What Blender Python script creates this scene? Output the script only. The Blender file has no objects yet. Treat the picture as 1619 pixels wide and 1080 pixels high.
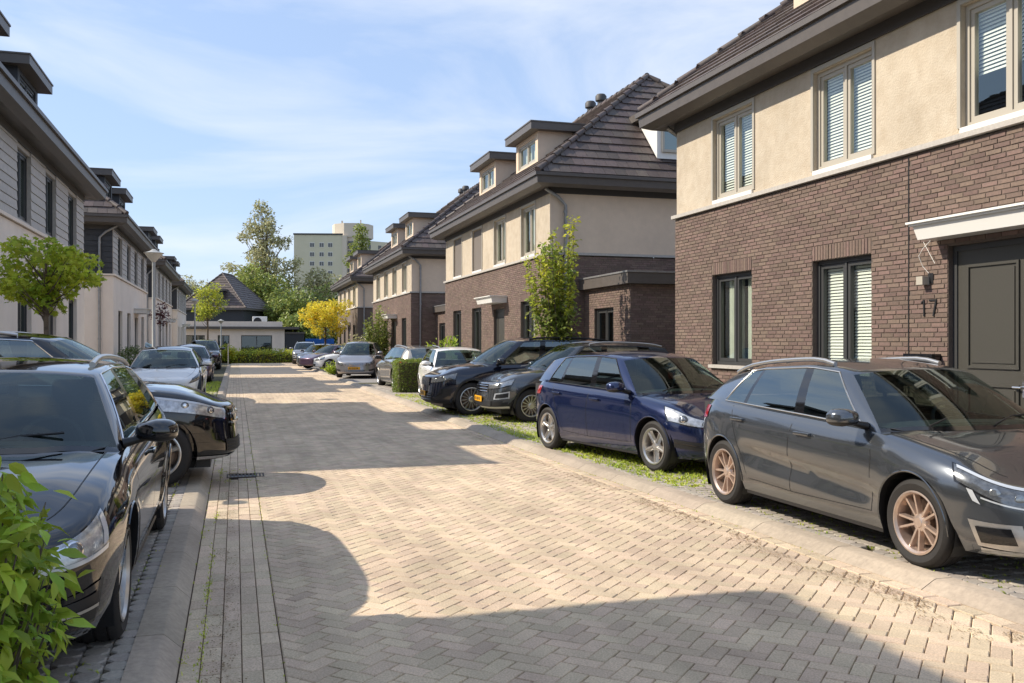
import bpy, bmesh, math, random
import numpy as np
from mathutils import Vector, Matrix
random.seed(7); rng = np.random.default_rng(7)
PI = math.pi
scene = bpy.context.scene
COL = scene.collection

# ---------------------------------------------------------------- camera, light, exposure
CAMH = 1.64
THETA = math.atan((809.5-372)/1450)
cam = bpy.data.cameras.new('camera'); camo = bpy.data.objects.new('camera', cam); COL.objects.link(camo)
cam.sensor_width = 36; cam.lens = 1450/1619*36; cam.clip_end = 3000; cam.clip_start = .05
camo.location = (0, 0, CAMH); camo.rotation_euler = (PI/2, 0, -THETA)
scene.camera = camo

SUNV = Vector((-1.15, .44, 1.0)).normalized()          # towards the sun
sun = bpy.data.lights.new('sun', 'SUN'); sun.energy = 2.5; sun.angle = math.radians(.55); sun.color = (1, .91, .77)
suno = bpy.data.objects.new('sun', sun); COL.objects.link(suno)
suno.rotation_euler = SUNV.to_track_quat('Z', 'Y').to_euler(); suno.location = (0, 0, 40)

w = bpy.data.worlds.new('World'); scene.world = w; w.use_nodes = True
nt = w.node_tree; nt.nodes.clear()
def N(t, k, **kw):
    n = t.nodes.new(k)
    for a, b in kw.items(): setattr(n, a, b)
    return n
wo = N(nt, 'ShaderNodeOutputWorld'); bg = N(nt, 'ShaderNodeBackground'); bg.inputs[1].default_value = .15
sky = N(nt, 'ShaderNodeTexSky', sky_type='NISHITA', sun_disc=False)
sky.sun_elevation = math.asin(SUNV.z); sky.sun_rotation = math.atan2(SUNV.x, SUNV.y)
sky.air_density = 1.0; sky.dust_density = .6; sky.ozone_density = 1.5
tc = N(nt, 'ShaderNodeTexCoord'); mp = N(nt, 'ShaderNodeMapping'); mp.inputs['Scale'].default_value = (1.1, 1.6, 4.2)
mp.inputs['Rotation'].default_value = (.25, .15, .5); mp.inputs['Location'].default_value = (.35, .2, .1)
nz = N(nt, 'ShaderNodeTexNoise'); nz.inputs['Scale'].default_value = 1.7; nz.inputs['Detail'].default_value = 9; nz.inputs['Roughness'].default_value = .55; nz.inputs['Distortion'].default_value = .5
rp = N(nt, 'ShaderNodeValToRGB'); rp.color_ramp.elements[0].position = .47; rp.color_ramp.elements[0].color = (0, 0, 0, 1)
rp.color_ramp.elements[1].position = .70; rp.color_ramp.elements[1].color = (.78, .78, .78, 1)
mx = N(nt, 'ShaderNodeMixRGB'); mx.inputs[2].default_value = (2.95, 3.05, 3.2, 1)
veil = N(nt, 'ShaderNodeMixRGB'); veil.inputs[0].default_value = .80; veil.inputs[2].default_value = (1.20, 1.58, 2.35, 1)
for a, b in ((tc.outputs['Generated'], mp.inputs[0]), (mp.outputs[0], nz.inputs[0]), (nz.outputs[0], rp.inputs[0]),
             (rp.outputs[0], mx.inputs[0]), (sky.outputs[0], veil.inputs[1]), (veil.outputs[0], mx.inputs[1]), (mx.outputs[0], bg.inputs[0]), (bg.outputs[0], wo.inputs[0])):
    nt.links.new(a, b)
vs = scene.view_settings; vs.view_transform = 'Standard'; vs.look = 'None'; vs.gamma = 1; vs.exposure = 1.22; vs.use_curve_mapping = False

# ---------------------------------------------------------------- materials
def mat(name, col, rough=.7, metal=0, spec=.5, coat=0, var=0, noise=None, bump=0, bscale=80, isl=0, emis=None, trans=False, col2=None, detail=6, macro=0, mscale=(1, 1, 1)):
    """col base; col2 mixed by noise(scale=noise); isl = per-piece brightness variation"""
    m = bpy.data.materials.new(name); m.use_nodes = True
    t = m.node_tree; b = t.nodes['Principled BSDF']
    b.inputs['Base Color'].default_value = (*col, 1); b.inputs['Roughness'].default_value = rough
    b.inputs['Metallic'].default_value = metal; b.inputs['Specular IOR Level'].default_value = spec
    b.inputs['Coat Weight'].default_value = coat; b.inputs['Coat Roughness'].default_value = .03
    L = t.links.new
    co = N(t, 'ShaderNodeTexCoord'); src = None
    if noise:
        nz = N(t, 'ShaderNodeTexNoise'); nz.inputs['Scale'].default_value = noise; nz.inputs['Detail'].default_value = detail
        nz.inputs['Roughness'].default_value = .65
        L(co.outputs['Object'], nz.inputs[0])
        r = N(t, 'ShaderNodeValToRGB'); r.color_ramp.elements[0].position = .35; r.color_ramp.elements[1].position = .68
        r.color_ramp.elements[0].color = (*col, 1)
        c2 = col2 or tuple(c*(1-var) for c in col); r.color_ramp.elements[1].color = (*c2, 1)
        L(nz.outputs[0], r.inputs[0]); src = r.outputs[0]
    if isl:
        g = N(t, 'ShaderNodeNewGeometry'); oi = N(t, 'ShaderNodeObjectInfo')
        ad = N(t, 'ShaderNodeMath', operation='ADD'); fr = N(t, 'ShaderNodeMath', operation='FRACT')
        L(g.outputs['Random Per Island'], ad.inputs[0]); L(oi.outputs['Random'], ad.inputs[1]); L(ad.outputs[0], fr.inputs[0])
        mr = N(t, 'ShaderNodeMapRange'); mr.inputs[3].default_value = 1-isl; mr.inputs[4].default_value = 1+isl
        L(fr.outputs[0], mr.inputs[0])
        hs = N(t, 'ShaderNodeHueSaturation'); L(mr.outputs[0], hs.inputs['Value'])
        m2 = N(t, 'ShaderNodeMapRange'); m2.inputs[3].default_value = .5-.02*min(1, isl*4); m2.inputs[4].default_value = .5+.02*min(1, isl*4)
        ml = N(t, 'ShaderNodeMath', operation='MULTIPLY'); ml.inputs[1].default_value = 7.31; f2 = N(t, 'ShaderNodeMath', operation='FRACT')
        L(fr.outputs[0], ml.inputs[0]); L(ml.outputs[0], f2.inputs[0]); L(f2.outputs[0], m2.inputs[0]); L(m2.outputs[0], hs.inputs['Hue'])
        if src: L(src, hs.inputs['Color'])
        else: hs.inputs['Color'].default_value = (*col, 1)
        src = hs.outputs[0]
    if macro:
        n3 = N(t, 'ShaderNodeTexNoise'); n3.inputs['Scale'].default_value = 1.1; n3.inputs['Detail'].default_value = 6; n3.inputs['Roughness'].default_value = .6
        mm = N(t, 'ShaderNodeMapping'); mm.inputs['Scale'].default_value = mscale; L(co.outputs['Object'], mm.inputs[0]); L(mm.outputs[0], n3.inputs[0])
        r3 = N(t, 'ShaderNodeMapRange'); r3.inputs[1].default_value = .32; r3.inputs[2].default_value = .68; r3.inputs[3].default_value = 1-macro; r3.inputs[4].default_value = 1+macro*.55
        h3 = N(t, 'ShaderNodeHueSaturation'); L(n3.outputs[0], r3.inputs[0]); L(r3.outputs[0], h3.inputs['Value'])
        if src: L(src, h3.inputs['Color'])
        else: h3.inputs['Color'].default_value = (*col, 1)
        src = h3.outputs[0]
    if src: L(src, b.inputs['Base Color'])
    if bump:
        n2 = N(t, 'ShaderNodeTexNoise'); n2.inputs['Scale'].default_value = bscale; n2.inputs['Detail'].default_value = 5
        L(co.outputs['Object'], n2.inputs[0])
        bp = N(t, 'ShaderNodeBump'); bp.inputs['Strength'].default_value = 1; bp.inputs['Distance'].default_value = bump
        L(n2.outputs[0], bp.inputs['Height']); L(bp.outputs[0], b.inputs['Normal'])
    if emis: b.inputs['Emission Color'].default_value = (*emis, 1); b.inputs['Emission Strength'].default_value = 1
    return m

def glassmat(name, tint, refl=.12, rough=.0):
    m = bpy.data.materials.new(name); m.use_nodes = True; t = m.node_tree; t.nodes.clear(); L = t.links.new
    o = N(t, 'ShaderNodeOutputMaterial'); tr = N(t, 'ShaderNodeBsdfTransparent'); tr.inputs[0].default_value = (*tint, 1)
    gl = N(t, 'ShaderNodeBsdfGlossy'); gl.inputs['Roughness'].default_value = rough; gl.inputs[0].default_value = (.9, 1, .98, 1)
    fr = N(t, 'ShaderNodeLayerWeight'); fr.inputs[0].default_value = .35
    mr = N(t, 'ShaderNodeMapRange'); mr.inputs[3].default_value = refl; mr.inputs[4].default_value = .75
    pw = N(t, 'ShaderNodeMath', operation='POWER'); pw.inputs[1].default_value = 2.6
    mx = N(t, 'ShaderNodeMixShader')
    L(fr.outputs['Facing'], pw.inputs[0]); L(pw.outputs[0], mr.inputs[0]); L(mr.outputs[0], mx.inputs[0])
    L(tr.outputs[0], mx.inputs[1]); L(gl.outputs[0], mx.inputs[2]); L(mx.outputs[0], o.inputs[0])
    return m

def leafmat(name, c1, c2, isl=.35, trans=.35):
    m = mat(name, c1, rough=.45, noise=1.6, col2=c2, isl=isl, detail=2, spec=.35)
    t = m.node_tree; b = t.nodes['Principled BSDF']; L = t.links.new
    o = [n for n in t.nodes if n.type == 'OUTPUT_MATERIAL'][0]
    tl = N(t, 'ShaderNodeBsdfTranslucent'); mx = N(t, 'ShaderNodeMixShader'); mx.inputs[0].default_value = trans
    src = b.inputs['Base Color'].links[0].from_socket
    g = N(t, 'ShaderNodeGamma'); g.inputs[1].default_value = .85; L(src, g.inputs[0]); L(g.outputs[0], tl.inputs[0])
    L(b.outputs[0], mx.inputs[1]); L(tl.outputs[0], mx.inputs[2]); L(mx.outputs[0], o.inputs[0])
    return m

M = {}
M['paver'] = mat('paver', (.74, .58, .405), .9, noise=95, col2=(.46, .35, .24), bump=.003, bscale=260, isl=.12, detail=4, macro=.24, mscale=(1.6, .5, 1))
M['gutter'] = mat('gutter_brick', (.72, .565, .40), .9, noise=95, col2=(.46, .35, .24), bump=.003, bscale=240, isl=.12, detail=3, macro=.18, mscale=(3, .8, 1))
M['sand'] = mat('joint_sand', (.12, .088, .06), .95, noise=14, col2=(.075, .057, .04), bump=.003, bscale=150)
M['roadfar'] = mat('road_far', (.64, .50, .35), .9, noise=9, col2=(.57, .44, .31))
M['kerb'] = mat('kerb_concrete', (.47, .385, .29), .9, noise=26, col2=(.36, .295, .225), bump=.002, bscale=160, isl=.08, macro=.2)
M['block'] = mat('grass_block', (.42, .37, .31), .9, noise=60, col2=(.31, .27, .23), bump=.002, bscale=200, isl=.15)
M['soil'] = mat('soil', (.10, .08, .05), .95, noise=12, col2=(.07, .075, .03), bump=.006, bscale=90)
M['ground'] = mat('ground', (.17, .15, .11), .95, noise=.6, col2=(.10, .12, .05), bump=.01, bscale=8)
M['path'] = mat('pavement_tile', (.30, .28, .26), .9, noise=30, col2=(.24, .22, .20), bump=.002, bscale=100, isl=.08)
M['brick'] = mat('brick', (.205, .138, .108), .88, noise=22, col2=(.150, .105, .086), bump=.003, bscale=120, isl=.19, macro=.12)
M['mortar'] = mat('mortar', (.155, .118, .095), .95, noise=60, var=.3, bump=.002)
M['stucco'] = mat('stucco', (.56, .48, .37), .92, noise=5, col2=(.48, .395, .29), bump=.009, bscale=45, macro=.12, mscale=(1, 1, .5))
M['stucco_side_lifted'] = mat('stucco_side_lifted', (.75, .59, .44), .92, noise=5, col2=(.70, .55, .41), bump=.004, bscale=60, macro=.08)  # facade stucco again, base colour raised to brighten the shaded end walls
M['render'] = mat('white_render', (.88, .75, .63), .9, noise=3, col2=(.84, .71, .59), bump=.003, bscale=70, macro=.08, mscale=(1, 1, .4))
M['ledge'] = mat('ledge_stone', (.50, .46, .41), .8, noise=20, var=.2)
M['tile'] = mat('roof_tile', (.115, .085, .072), .6, noise=14, col2=(.075, .058, .052), bump=.002, bscale=60, isl=.28)
M['fascia'] = mat('fascia', (.115, .098, .085), .45, noise=6, var=.15)
M['soffit'] = mat('soffit', (.06, .055, .052), .6)
M['gutterw'] = mat('zinc', (.36, .35, .34), .45, metal=.6, noise=9, var=.25)
M['board'] = mat('grey_board', (.52, .47, .42), .6, noise=11, var=.18, isl=.07)
M['board_dark'] = mat('dark_board', (.040, .042, .048), .6, noise=11, var=.18, isl=.1)
M['frame_dark'] = mat('frame_anthracite', (.050, .050, .050), .4)
M['frame_grey'] = mat('frame_taupe', (.44, .40, .33), .45)
M['white'] = mat('white_paint', (.78, .76, .71), .4)
M['door'] = mat('door_grey', (.062, .058, .048), .42, noise=40, var=.08)
M['wglass'] = glassmat('window_glass', (.88, .93, .90), .13)
M['room'] = mat('room', (.05, .048, .045), .9)
M['blind'] = mat('blind', (.86, .83, .76), .5)
M['curtain'] = mat('curtain', (.74, .74, .62), .8, noise=3, var=.2)
M['screen'] = mat('sun_screen', (.17, .145, .125), .8)
M['black'] = mat('black_plastic', (.012, .012, .013), .45)
M['rubber'] = mat('rubber', (.022, .020, .019), .75, noise=60, var=.3, bump=.001, bscale=150)
M['blackgloss'] = mat('black_gloss', (.008, .008, .009), .08, coat=.5)
M['chrome'] = mat('chrome', (.75, .75, .77), .12, metal=1)
M['alu'] = mat('silver_alloy', (.60, .585, .56), .28, metal=.85, noise=30, var=.1)
M['alu_warm'] = mat('warm_alloy', (.66, .53, .45), .32, metal=.75, noise=20, var=.2)
M['disc'] = mat('brake_disc', (.20, .15, .12), .4, metal=.8)
M['lamp_clear'] = mat('lamp_lens', (.42, .43, .43), .18, metal=.8, coat=1, noise=30, var=.5)
M['lamp_base'] = mat('lamp_base', (.62, .63, .64), .22, metal=.55, coat=1, noise=22, var=.55)
M['lamp_house'] = mat('lamp_housing', (.20, .21, .22), .12, metal=.6, coat=1, noise=25, var=.6)
M['lamp_white'] = mat('lamp_strip', (.62, .64, .66), .15, metal=.3, coat=1)
M['lamp_red'] = mat('lamp_red', (.35, .012, .012), .12, coat=1)
M['plate'] = mat('plate_yellow', (.80, .38, .01), .4)
M['ink'] = mat('plate_ink', (.02, .02, .02), .5)
M['cglass'] = glassmat('car_glass', (.50, .60, .55), .05)
M['cglass_side'] = glassmat('car_side_glass', (.26, .32, .30), .20)
M['seat'] = mat('seat', (.035, .036, .038), .8)
M['seat_lt'] = mat('seat_light', (.16, .155, .14), .7)
M['bark'] = mat('bark', (.16, .12, .085), .9, noise=18, var=.5, bump=.01, bscale=30)
M['leaf_laurel'] = leafmat('leaf_laurel', (.46, .56, .05), (.20, .32, .04), .35, .35)
M['leaf_maple'] = leafmat('leaf_maple', (.56, .60, .055), (.30, .40, .04), .35, .5)
M['leaf_yellow'] = leafmat('leaf_yellow', (.86, .68, .04), (.62, .56, .06), .25, .4)
M['leaf_mix'] = leafmat('leaf_mixed', (.60, .58, .05), (.26, .36, .05), .35, .4)
M['leaf_dark'] = leafmat('leaf_dark', (.15, .20, .05), (.09, .13, .035), .4, .25)
M['leaf_mid'] = leafmat('leaf_mid', (.32, .36, .07), (.17, .22, .05), .4, .3)
M['leaf_pale'] = leafmat('leaf_pale', (.46, .44, .20), (.33, .31, .17), .45, .3)
M['leaf_red'] = leafmat('leaf_red', (.16, .035, .035), (.09, .03, .03), .3, .3)
M['leaf_hedge'] = leafmat('leaf_hedge', (.24, .31, .045), (.12, .18, .03), .4, .3)
M['grass'] = leafmat('grass', (.60, .66, .09), (.36, .46, .06), .3, .35)
M['litter'] = mat('litter', (.22, .14, .07), .9, isl=.5)
M['iron'] = mat('cast_iron', (.10, .075, .055), .7, metal=.4, noise=40, var=.4)
M['pole'] = mat('pole_grey', (.42, .42, .40), .5, noise=7, var=.1)
M['lampglass'] = mat('lamp_bowl', (.55, .52, .46), .3)
M['tower'] = mat('tower_render', (.60, .55, .41), .9, noise=.3, col2=(.56, .52, .38))
M['tower2'] = mat('tower_cream', (.60, .52, .42), .9)
M['towerglass'] = mat('tower_window', (.10, .10, .10), .2)
M['blue'] = mat('blue_container', (.01, .12, .45), .5, noise=4, var=.3)
M['pot'] = mat('pot', (.07, .065, .06), .6)

# ---------------------------------------------------------------- mesh helpers
class MB:
    def __init__(s): s.v = []; s.f = []; s.m = []
    def add(s, vs, fs, mi=0):
        o = len(s.v); s.v.extend(vs); s.f.extend([tuple(i+o for i in f) for f in fs]); s.m.extend([mi]*len(fs))
    def quad(s, a, b, c, d, mi=0): s.add([a, b, c, d], [(0, 1, 2, 3)], mi)
    def box(s, x0, x1, y0, y1, z0, z1, mi=0):
        s.add([(x0, y0, z0), (x1, y0, z0), (x1, y1, z0), (x0, y1, z0), (x0, y0, z1), (x1, y0, z1), (x1, y1, z1), (x0, y1, z1)],
              [(0, 3, 2, 1), (4, 5, 6, 7), (0, 1, 5, 4), (1, 2, 6, 5), (2, 3, 7, 6), (3, 0, 4, 7)], mi)
    def hexa(s, p, mi=0): s.add(p, [(0, 3, 2, 1), (4, 5, 6, 7), (0, 1, 5, 4), (1, 2, 6, 5), (2, 3, 7, 6), (3, 0, 4, 7)], mi)
    def tube(s, pts, r, n=8, mi=0, cap=True):
        pts = [Vector(p) for p in pts]; rs = r if isinstance(r, (list, tuple)) else [r]*len(pts)
        vs = []; up = Vector((0, 0, 1))
        for i, p in enumerate(pts):
            d = (pts[min(i+1, len(pts)-1)]-pts[max(i-1, 0)]).normalized()
            a = d.cross(up if abs(d.z) < .9 else Vector((1, 0, 0))).normalized(); b = d.cross(a)
            for k in range(n):
                t = 2*PI*k/n; vs.append(tuple(p+a*math.cos(t)*rs[i]+b*math.sin(t)*rs[i]))
        fs = [(i*n+k, i*n+(k+1) % n, (i+1)*n+(k+1) % n, (i+1)*n+k) for i in range(len(pts)-1) for k in range(n)]
        if cap: fs += [tuple(range(n)), tuple((len(pts)-1)*n+k for k in range(n))]
        s.add(vs, fs, mi)
    def lathe(s, prof, n=24, c=(0, 0, 0), axis='z', mi=0):
        vs = []
        for (r, h) in prof:
            for k in range(n):
                t = 2*PI*k/n; a, b = r*math.cos(t), r*math.sin(t)
                vs.append((c[0]+a, c[1]+b, c[2]+h) if axis == 'z' else (c[0]+a, c[1]+h, c[2]+b))
        fs = [(i*n+k, i*n+(k+1) % n, (i+1)*n+(k+1) % n, (i+1)*n+k) for i in range(len(prof)-1) for k in range(n)]
        s.add(vs, fs, mi)
    def poly(s, pts, z0, z1, mi=0):
        n = len(pts); s.add([(x, y, z0) for x, y in pts]+[(x, y, z1) for x, y in pts],
            [tuple(range(n))[::-1], tuple(range(n, 2*n))]+[(i, (i+1) % n, n+(i+1) % n, n+i) for i in range(n)], mi)
    def grid(s, G, mi=0):
        R, C = len(G), len(G[0]); s.add([tuple(p) for r in G for p in r],
            [(i*C+j, i*C+j+1, (i+1)*C+j+1, (i+1)*C+j) for i in range(R-1) for j in range(C-1)], mi)
    def mesh(s, name, mats, smooth=None, fix=False):
        me = bpy.data.meshes.new(name); me.from_pydata(s.v, [], s.f)
        for m in (mats if isinstance(mats, (list, tuple)) else [mats]): me.materials.append(M[m] if isinstance(m, str) else m)
        if s.m and max(s.m) > 0: me.polygons.foreach_set('material_index', s.m)
        if fix:
            bm = bmesh.new(); bm.from_mesh(me); bmesh.ops.remove_doubles(bm, verts=bm.verts, dist=.0004)
            bmesh.ops.recalc_face_normals(bm, faces=bm.faces); bm.to_mesh(me); bm.free()
        if smooth is not None:
            me.polygons.foreach_set('use_smooth', [True]*len(me.polygons)); me.set_sharp_from_angle(angle=math.radians(smooth))
        return me
    def build(s, name, mats, parent=None, smooth=None, fix=False, loc=None, kind=None, label=None):
        o = bpy.data.objects.new(name, s.mesh(name, mats, smooth, fix)); COL.objects.link(o)
        if parent: o.parent = parent
        if loc: o.location = loc
        if kind: o['kind'] = kind
        if label: o['label'] = label
        return o

def inst(name, me, parent, loc=(0, 0, 0), rot=None, scale=None):
    o = bpy.data.objects.new(name, me); COL.objects.link(o); o.parent = parent; o.location = loc
    if rot: o.rotation_euler = rot
    if scale: o.scale = scale
    return o
def thing(name, label, cat, loc=(0, 0, 0), rz=0, group=None):
    o = bpy.data.objects.new(name, None); COL.objects.link(o); o.empty_display_size = .2
    o.location = loc; o.rotation_euler = (0, 0, rz); o['label'] = label; o['category'] = cat
    if group: o['group'] = group
    return o
def tag(o, label, cat, group=None):
    o['label'] = label; o['category'] = cat
    if group: o['group'] = group
    return o
def struct(mb, name, mats, **k):
    o = mb.build(name, mats, **k); o['kind'] = 'structure'; return o

def clip(poly, a, b, c):
    """keep a*x+b*y<=c"""
    out = []
    for i in range(len(poly)):
        p, q = poly[i], poly[(i+1) % len(poly)]; dp = a*p[0]+b*p[1]-c; dq = a*q[0]+b*q[1]-c
        if dp <= 0: out.append(p)
        if (dp < 0 < dq) or (dq < 0 < dp):
            t = dp/(dp-dq); out.append((p[0]+t*(q[0]-p[0]), p[1]+t*(q[1]-p[1])))
    return out
def area(p): return .5*sum(p[i][0]*p[(i+1) % len(p)][1]-p[(i+1) % len(p)][0]*p[i][1] for i in range(len(p)))
def stone(mb, poly, z, ch=.005, gap=.003, dep=.03, tilt=.0012, mi=0):
    if len(poly) < 3: return
    A = area(poly)
    if abs(A) < .0006: return
    if A < 0: poly = poly[::-1]
    n = len(poly); cx = sum(p[0] for p in poly)/n; cy = sum(p[1] for p in poly)/n
    r = min(math.hypot(p[0]-cx, p[1]-cy) for p in poly)
    tx, ty, dz = (rng.random(3)-.5)*2
    def sh(k): 
        kk = k/max(r, .02); return [(cx+(p[0]-cx)*(1-kk), cy+(p[1]-cy)*(1-kk)) for p in poly]
    def Z(p, b): return b+dz*tilt*.8+tx*tilt*(p[0]-cx)*9+ty*tilt*(p[1]-cy)*9
    a = sh(gap+ch); b = sh(gap)
    vs = [(p[0], p[1], Z(p, z)) for p in a]+[(p[0], p[1], Z(p, z-ch*.8)) for p in b]+[(p[0], p[1], z-dep) for p in b]
    fs = [tuple(range(n))]+[(n+i, n+(i+1) % n, (i+1) % n, i) for i in range(n)]+[(2*n+i, 2*n+(i+1) % n, n+(i+1) % n, n+i) for i in range(n)]
    mb.add(vs, fs, mi)

def pieces(items, builder, parent, one, many, mats, key, limit=300, kindjoin=True):
    """items: piece descriptions; the first `limit` by key become parts, the rest one joined part"""
    items = sorted(items, key=key)
    for it in items[:limit]:
        mb = MB(); builder(mb, it)
        if mb.f: mb.build(one, mats, parent)
    if len(items) > limit:
        mb = MB()
        for it in items[limit:]: builder(mb, it)
        mb.build(many, mats, parent, kind='stuff')
# ---------------------------------------------------------------- ground, road, kerbs
def kx(F):                                    # street side of the right kerb
    return 4.16+max(0, (12.5-F))*.022
g = MB(); g.quad((-400, -120, -.16), (400, -120, -.16), (400, 900, -.16), (-400, 900, -.16)); struct(g, 'ground', 'ground')
road = MB(); road.quad((-.29, -4, -.018), (4.5, -4, -.018), (4.5, 73, -.018), (-.29, 73, -.018)); road = struct(road, 'road', 'sand')
# far carriageway sheets, where the bricks can no longer be told apart
FARF = 46
far = MB(); far.quad((.24, FARF, 0), (3.95, FARF, 0), (3.95, 72, 0), (.24, 72, 0)); far.build('far_surface', 'roadfar', road)
far = MB(); far.quad((-6, 72.05, .0), (12, 72.05, .0), (12, 86, .0), (-6, 86, .0)); struct(far, 'verge', 'soil')
# herringbone
items = []
u = .102; s2 = math.sqrt(.5)
def W2(a, b):                                # lattice -> world, turned 45 degrees
    return ((a-b)*s2*u+2.1, (a+b)*s2*u+3.2)
nmax = int((FARF+8)/u)
for i in range(-60, nmax):
    for j in range(-60, nmax):
        k = (i-j) % 4
        if k == 0: q = (i, j, i+2, j+1)
        elif k == 1 and False: q = None
        else: q = None
        if q:
            cx, cy = W2((q[0]+q[2])/2, (q[1]+q[3])/2)
            if -.2 < cx < 4.5 and 2.6 < cy < FARF+.2: items.append([(q[0], q[1]), (q[2], q[1]), (q[2], q[3]), (q[0], q[3])])
        if (i-j) % 4 == 3:                     # upright brick
            cx, cy = W2(i+.5, j+1)
            if -.2 < cx < 4.5 and 2.6 < cy < FARF+.2: items.append([(i, j), (i+1, j), (i+1, j+2), (i, j+2)])
pol = []
for q in items:
    p = [W2(a, b) for a, b in q]
    cy = sum(t[1] for t in p)/4
    p = clip(p, -1, 0, -.235); p = clip(p, 1, 0, kx(cy)-.115); p = clip(p, 0, 1, FARF); p = clip(p, 0, -1, -2.9)
    if len(p) >= 3 and abs(area(p)) > .002: pol.append(p)
def camdist(c):                              # nearest pieces inside the picture first
    x, y = c; z = y*math.cos(THETA)+x*math.sin(THETA); xc = x*math.cos(THETA)-y*math.sin(THETA)
    out = 0 if (z > 4.3 and abs(xc/z) < .56) else 100
    return z+out
cen = lambda p: (sum(t[0] for t in p)/len(p), sum(t[1] for t in p)/len(p))
pieces(pol, lambda mb, p: stone(mb, p, 0, ch=.007, gap=.0036), road, 'paver', 'pavers', 'paver', lambda p: camdist(cen(p)))
# left gutter: five courses laid lengthwise, and one course along the right kerb
gut = []
for c in range(5):
    x0 = -.27+c*.101; off = random.random()*.2
    n = int(70/.205)
    for k in range(n):
        y0 = 2.6+off+k*.205+(.004*random.random())
        if y0 > 45: y1 = y0
        if y0 < 45: gut.append([(x0, y0), (x0+.1, y0), (x0+.1, y0+.203), (x0, y0+.203)])
DX = (-.13, .33)
gut = [p for p in gut if not (11.45 < cen(p)[1] < 11.95 and cen(p)[0] > -.1)]
gr = []
for k in range(int(44/.205)):
    y0 = 2.4+k*.205; a, b = kx(y0), kx(y0+.2)
    gr.append([(a-.112, y0), (a+.004, y0), (b+.004, y0+.203), (b-.112, y0+.203)])
gutter = MB(); gutter.quad((-.28, 45, -.001), (.235, 45, -.001), (.235, 72, -.001), (-.28, 72, -.001)); gutter.quad((3.95, 45, .001), (4.15, 45, .001), (4.15, 72, .001), (3.95, 72, .001))
gutter = struct(gutter, 'gutter', 'gutter')
pieces(gut+gr, lambda mb, p: stone(mb, p, -.003 if cen(p)[0] < 1 else .003, tilt=.002, ch=.006, gap=.0035), gutter, 'gutter_brick', 'gutter_bricks', 'gutter', lambda p: camdist(cen(p)))
# storm drain set in the left gutter
dr = thing('storm_drain', 'rusty cast iron drain grate set in the left gutter beside the black car nose', 'drain', (.12, 11.7, 0))
m = MB(); m.box(-.23, .23, -.16, .16, -.05, -.012); m.build('drain_pit', 'black', dr)
m = MB()
for a in (-.22, .20): m.box(a, a+.02, -.15, .15, -.012, .003)
for b in (-.15, .13): m.box(-.2, .2, b, b+.02, -.012, .003)
m.build('drain_frame', 'iron', dr)
for k in range(9):
    m = MB(); x = -.185+k*.043; m.box(x, x+.022, -.128, .128, -.012, .002); m.build('drain_bar', 'iron', dr)
# kerbs, one metre stones
def kerb_stone(mb, x0, x1, xb0, xb1, y0, y1, h, low):
    g_ = .004; y0 += g_; y1 -= g_
    def sec(a, b, y): 
        w_ = b-a
        return [(a, y, -.1), (a, y, low), (a+w_*.38, y, h-.006), (a+w_*.46, y, h), (b-.012, y, h), (b, y, h-.012), (b, y, -.1)]
    A = sec(x0, x1, y0); B = sec(xb0, xb1, y1)
    if x1 < x0: A = A[::-1]; B = B[::-1]
    n = len(A); mb.add(A+B, [(i, i+1, n+i+1, n+i) for i in range(n-1)]+[tuple(range(n))[::-1], tuple(range(n, 2*n))])
kl = MB(); kl.box(-.49, -.275, -4, 72, -.1, -.03); kl = struct(kl, 'left_kerb', 'kerb')
kr = MB(); kr.quad((4.18, -4, -.02), (4.75, -4, -.02), (4.40, 72, -.02), (4.18, 72, -.02)); kr = struct(kr, 'right_kerb', 'kerb')
for k in range(60):
    y0 = 2.2+k*1.0
    m = MB(); kerb_stone(m, -.275, -.49, -.275, -.49, y0, y0+1, .085, .004); m.build('kerb_stone', 'kerb', kl, smooth=30, fix=True)
for k in range(68):
    y0 = 2.0+k*1.0; a, b = kx(y0), kx(y0+1)
    if 36 < y0 < 37: continue
    m = MB(); kerb_stone(m, a, a+.26, b, b+.26, y0, y0+1, .07, .008); m.build('kerb_stone', 'kerb', kr, smooth=30, fix=True)
# parking strips: octagonal grass stones with soil in their holes
def octs(x0f, x1f, y0, y1, pitch, z, drop=0):
    out = []; ny = int((y1-y0)/pitch)
    for j in range(ny):
        y = y0+(j+.5)*pitch
        for i in range(int(3.2/pitch)):
            x = x0f(y)+(i+.5)*pitch
            if x > x1f(y): break
            if random.random() < drop: continue
            a = pitch*.5; b = a*.42; out.append((x, y, a, b, z))
    return out
def octb(mb, it):
    x, y, a, b, z = it
    p = [(x-a, y-b), (x-b, y-a), (x+b, y-a), (x+a, y-b), (x+a, y+b), (x+b, y+a), (x-b, y+a), (x-a, y+b)]
    stone(mb, p, z, ch=.008, gap=.002, dep=.04, tilt=.004)
ps = MB(); ps.quad((kx(2)+.235, 2, .030), (7.0, 2, .030), (7.0, 12.5, .030), (kx(12.5)+.235, 12.5, .030)); ps.quad((4.395, 12.5, .030), (7.0, 12.5, .030), (7.0, 36, .030), (4.395, 36, .030)); ps = struct(ps, 'right_parking_strip', 'soil')
pieces(octs(lambda y: kx(y)+.27, lambda y: 6.9, 2.6, 34, .125, .062, .02), octb, ps, 'grass_stone', 'grass_stones', 'block', lambda t: camdist((t[0], t[1])))
pl = MB(); pl.quad((-2.75, 2, .040), (-.488, 2, .040), (-.488, 72, .040), (-2.75, 72, .040)); pl = struct(pl, 'left_parking_strip', 'soil')
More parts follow.
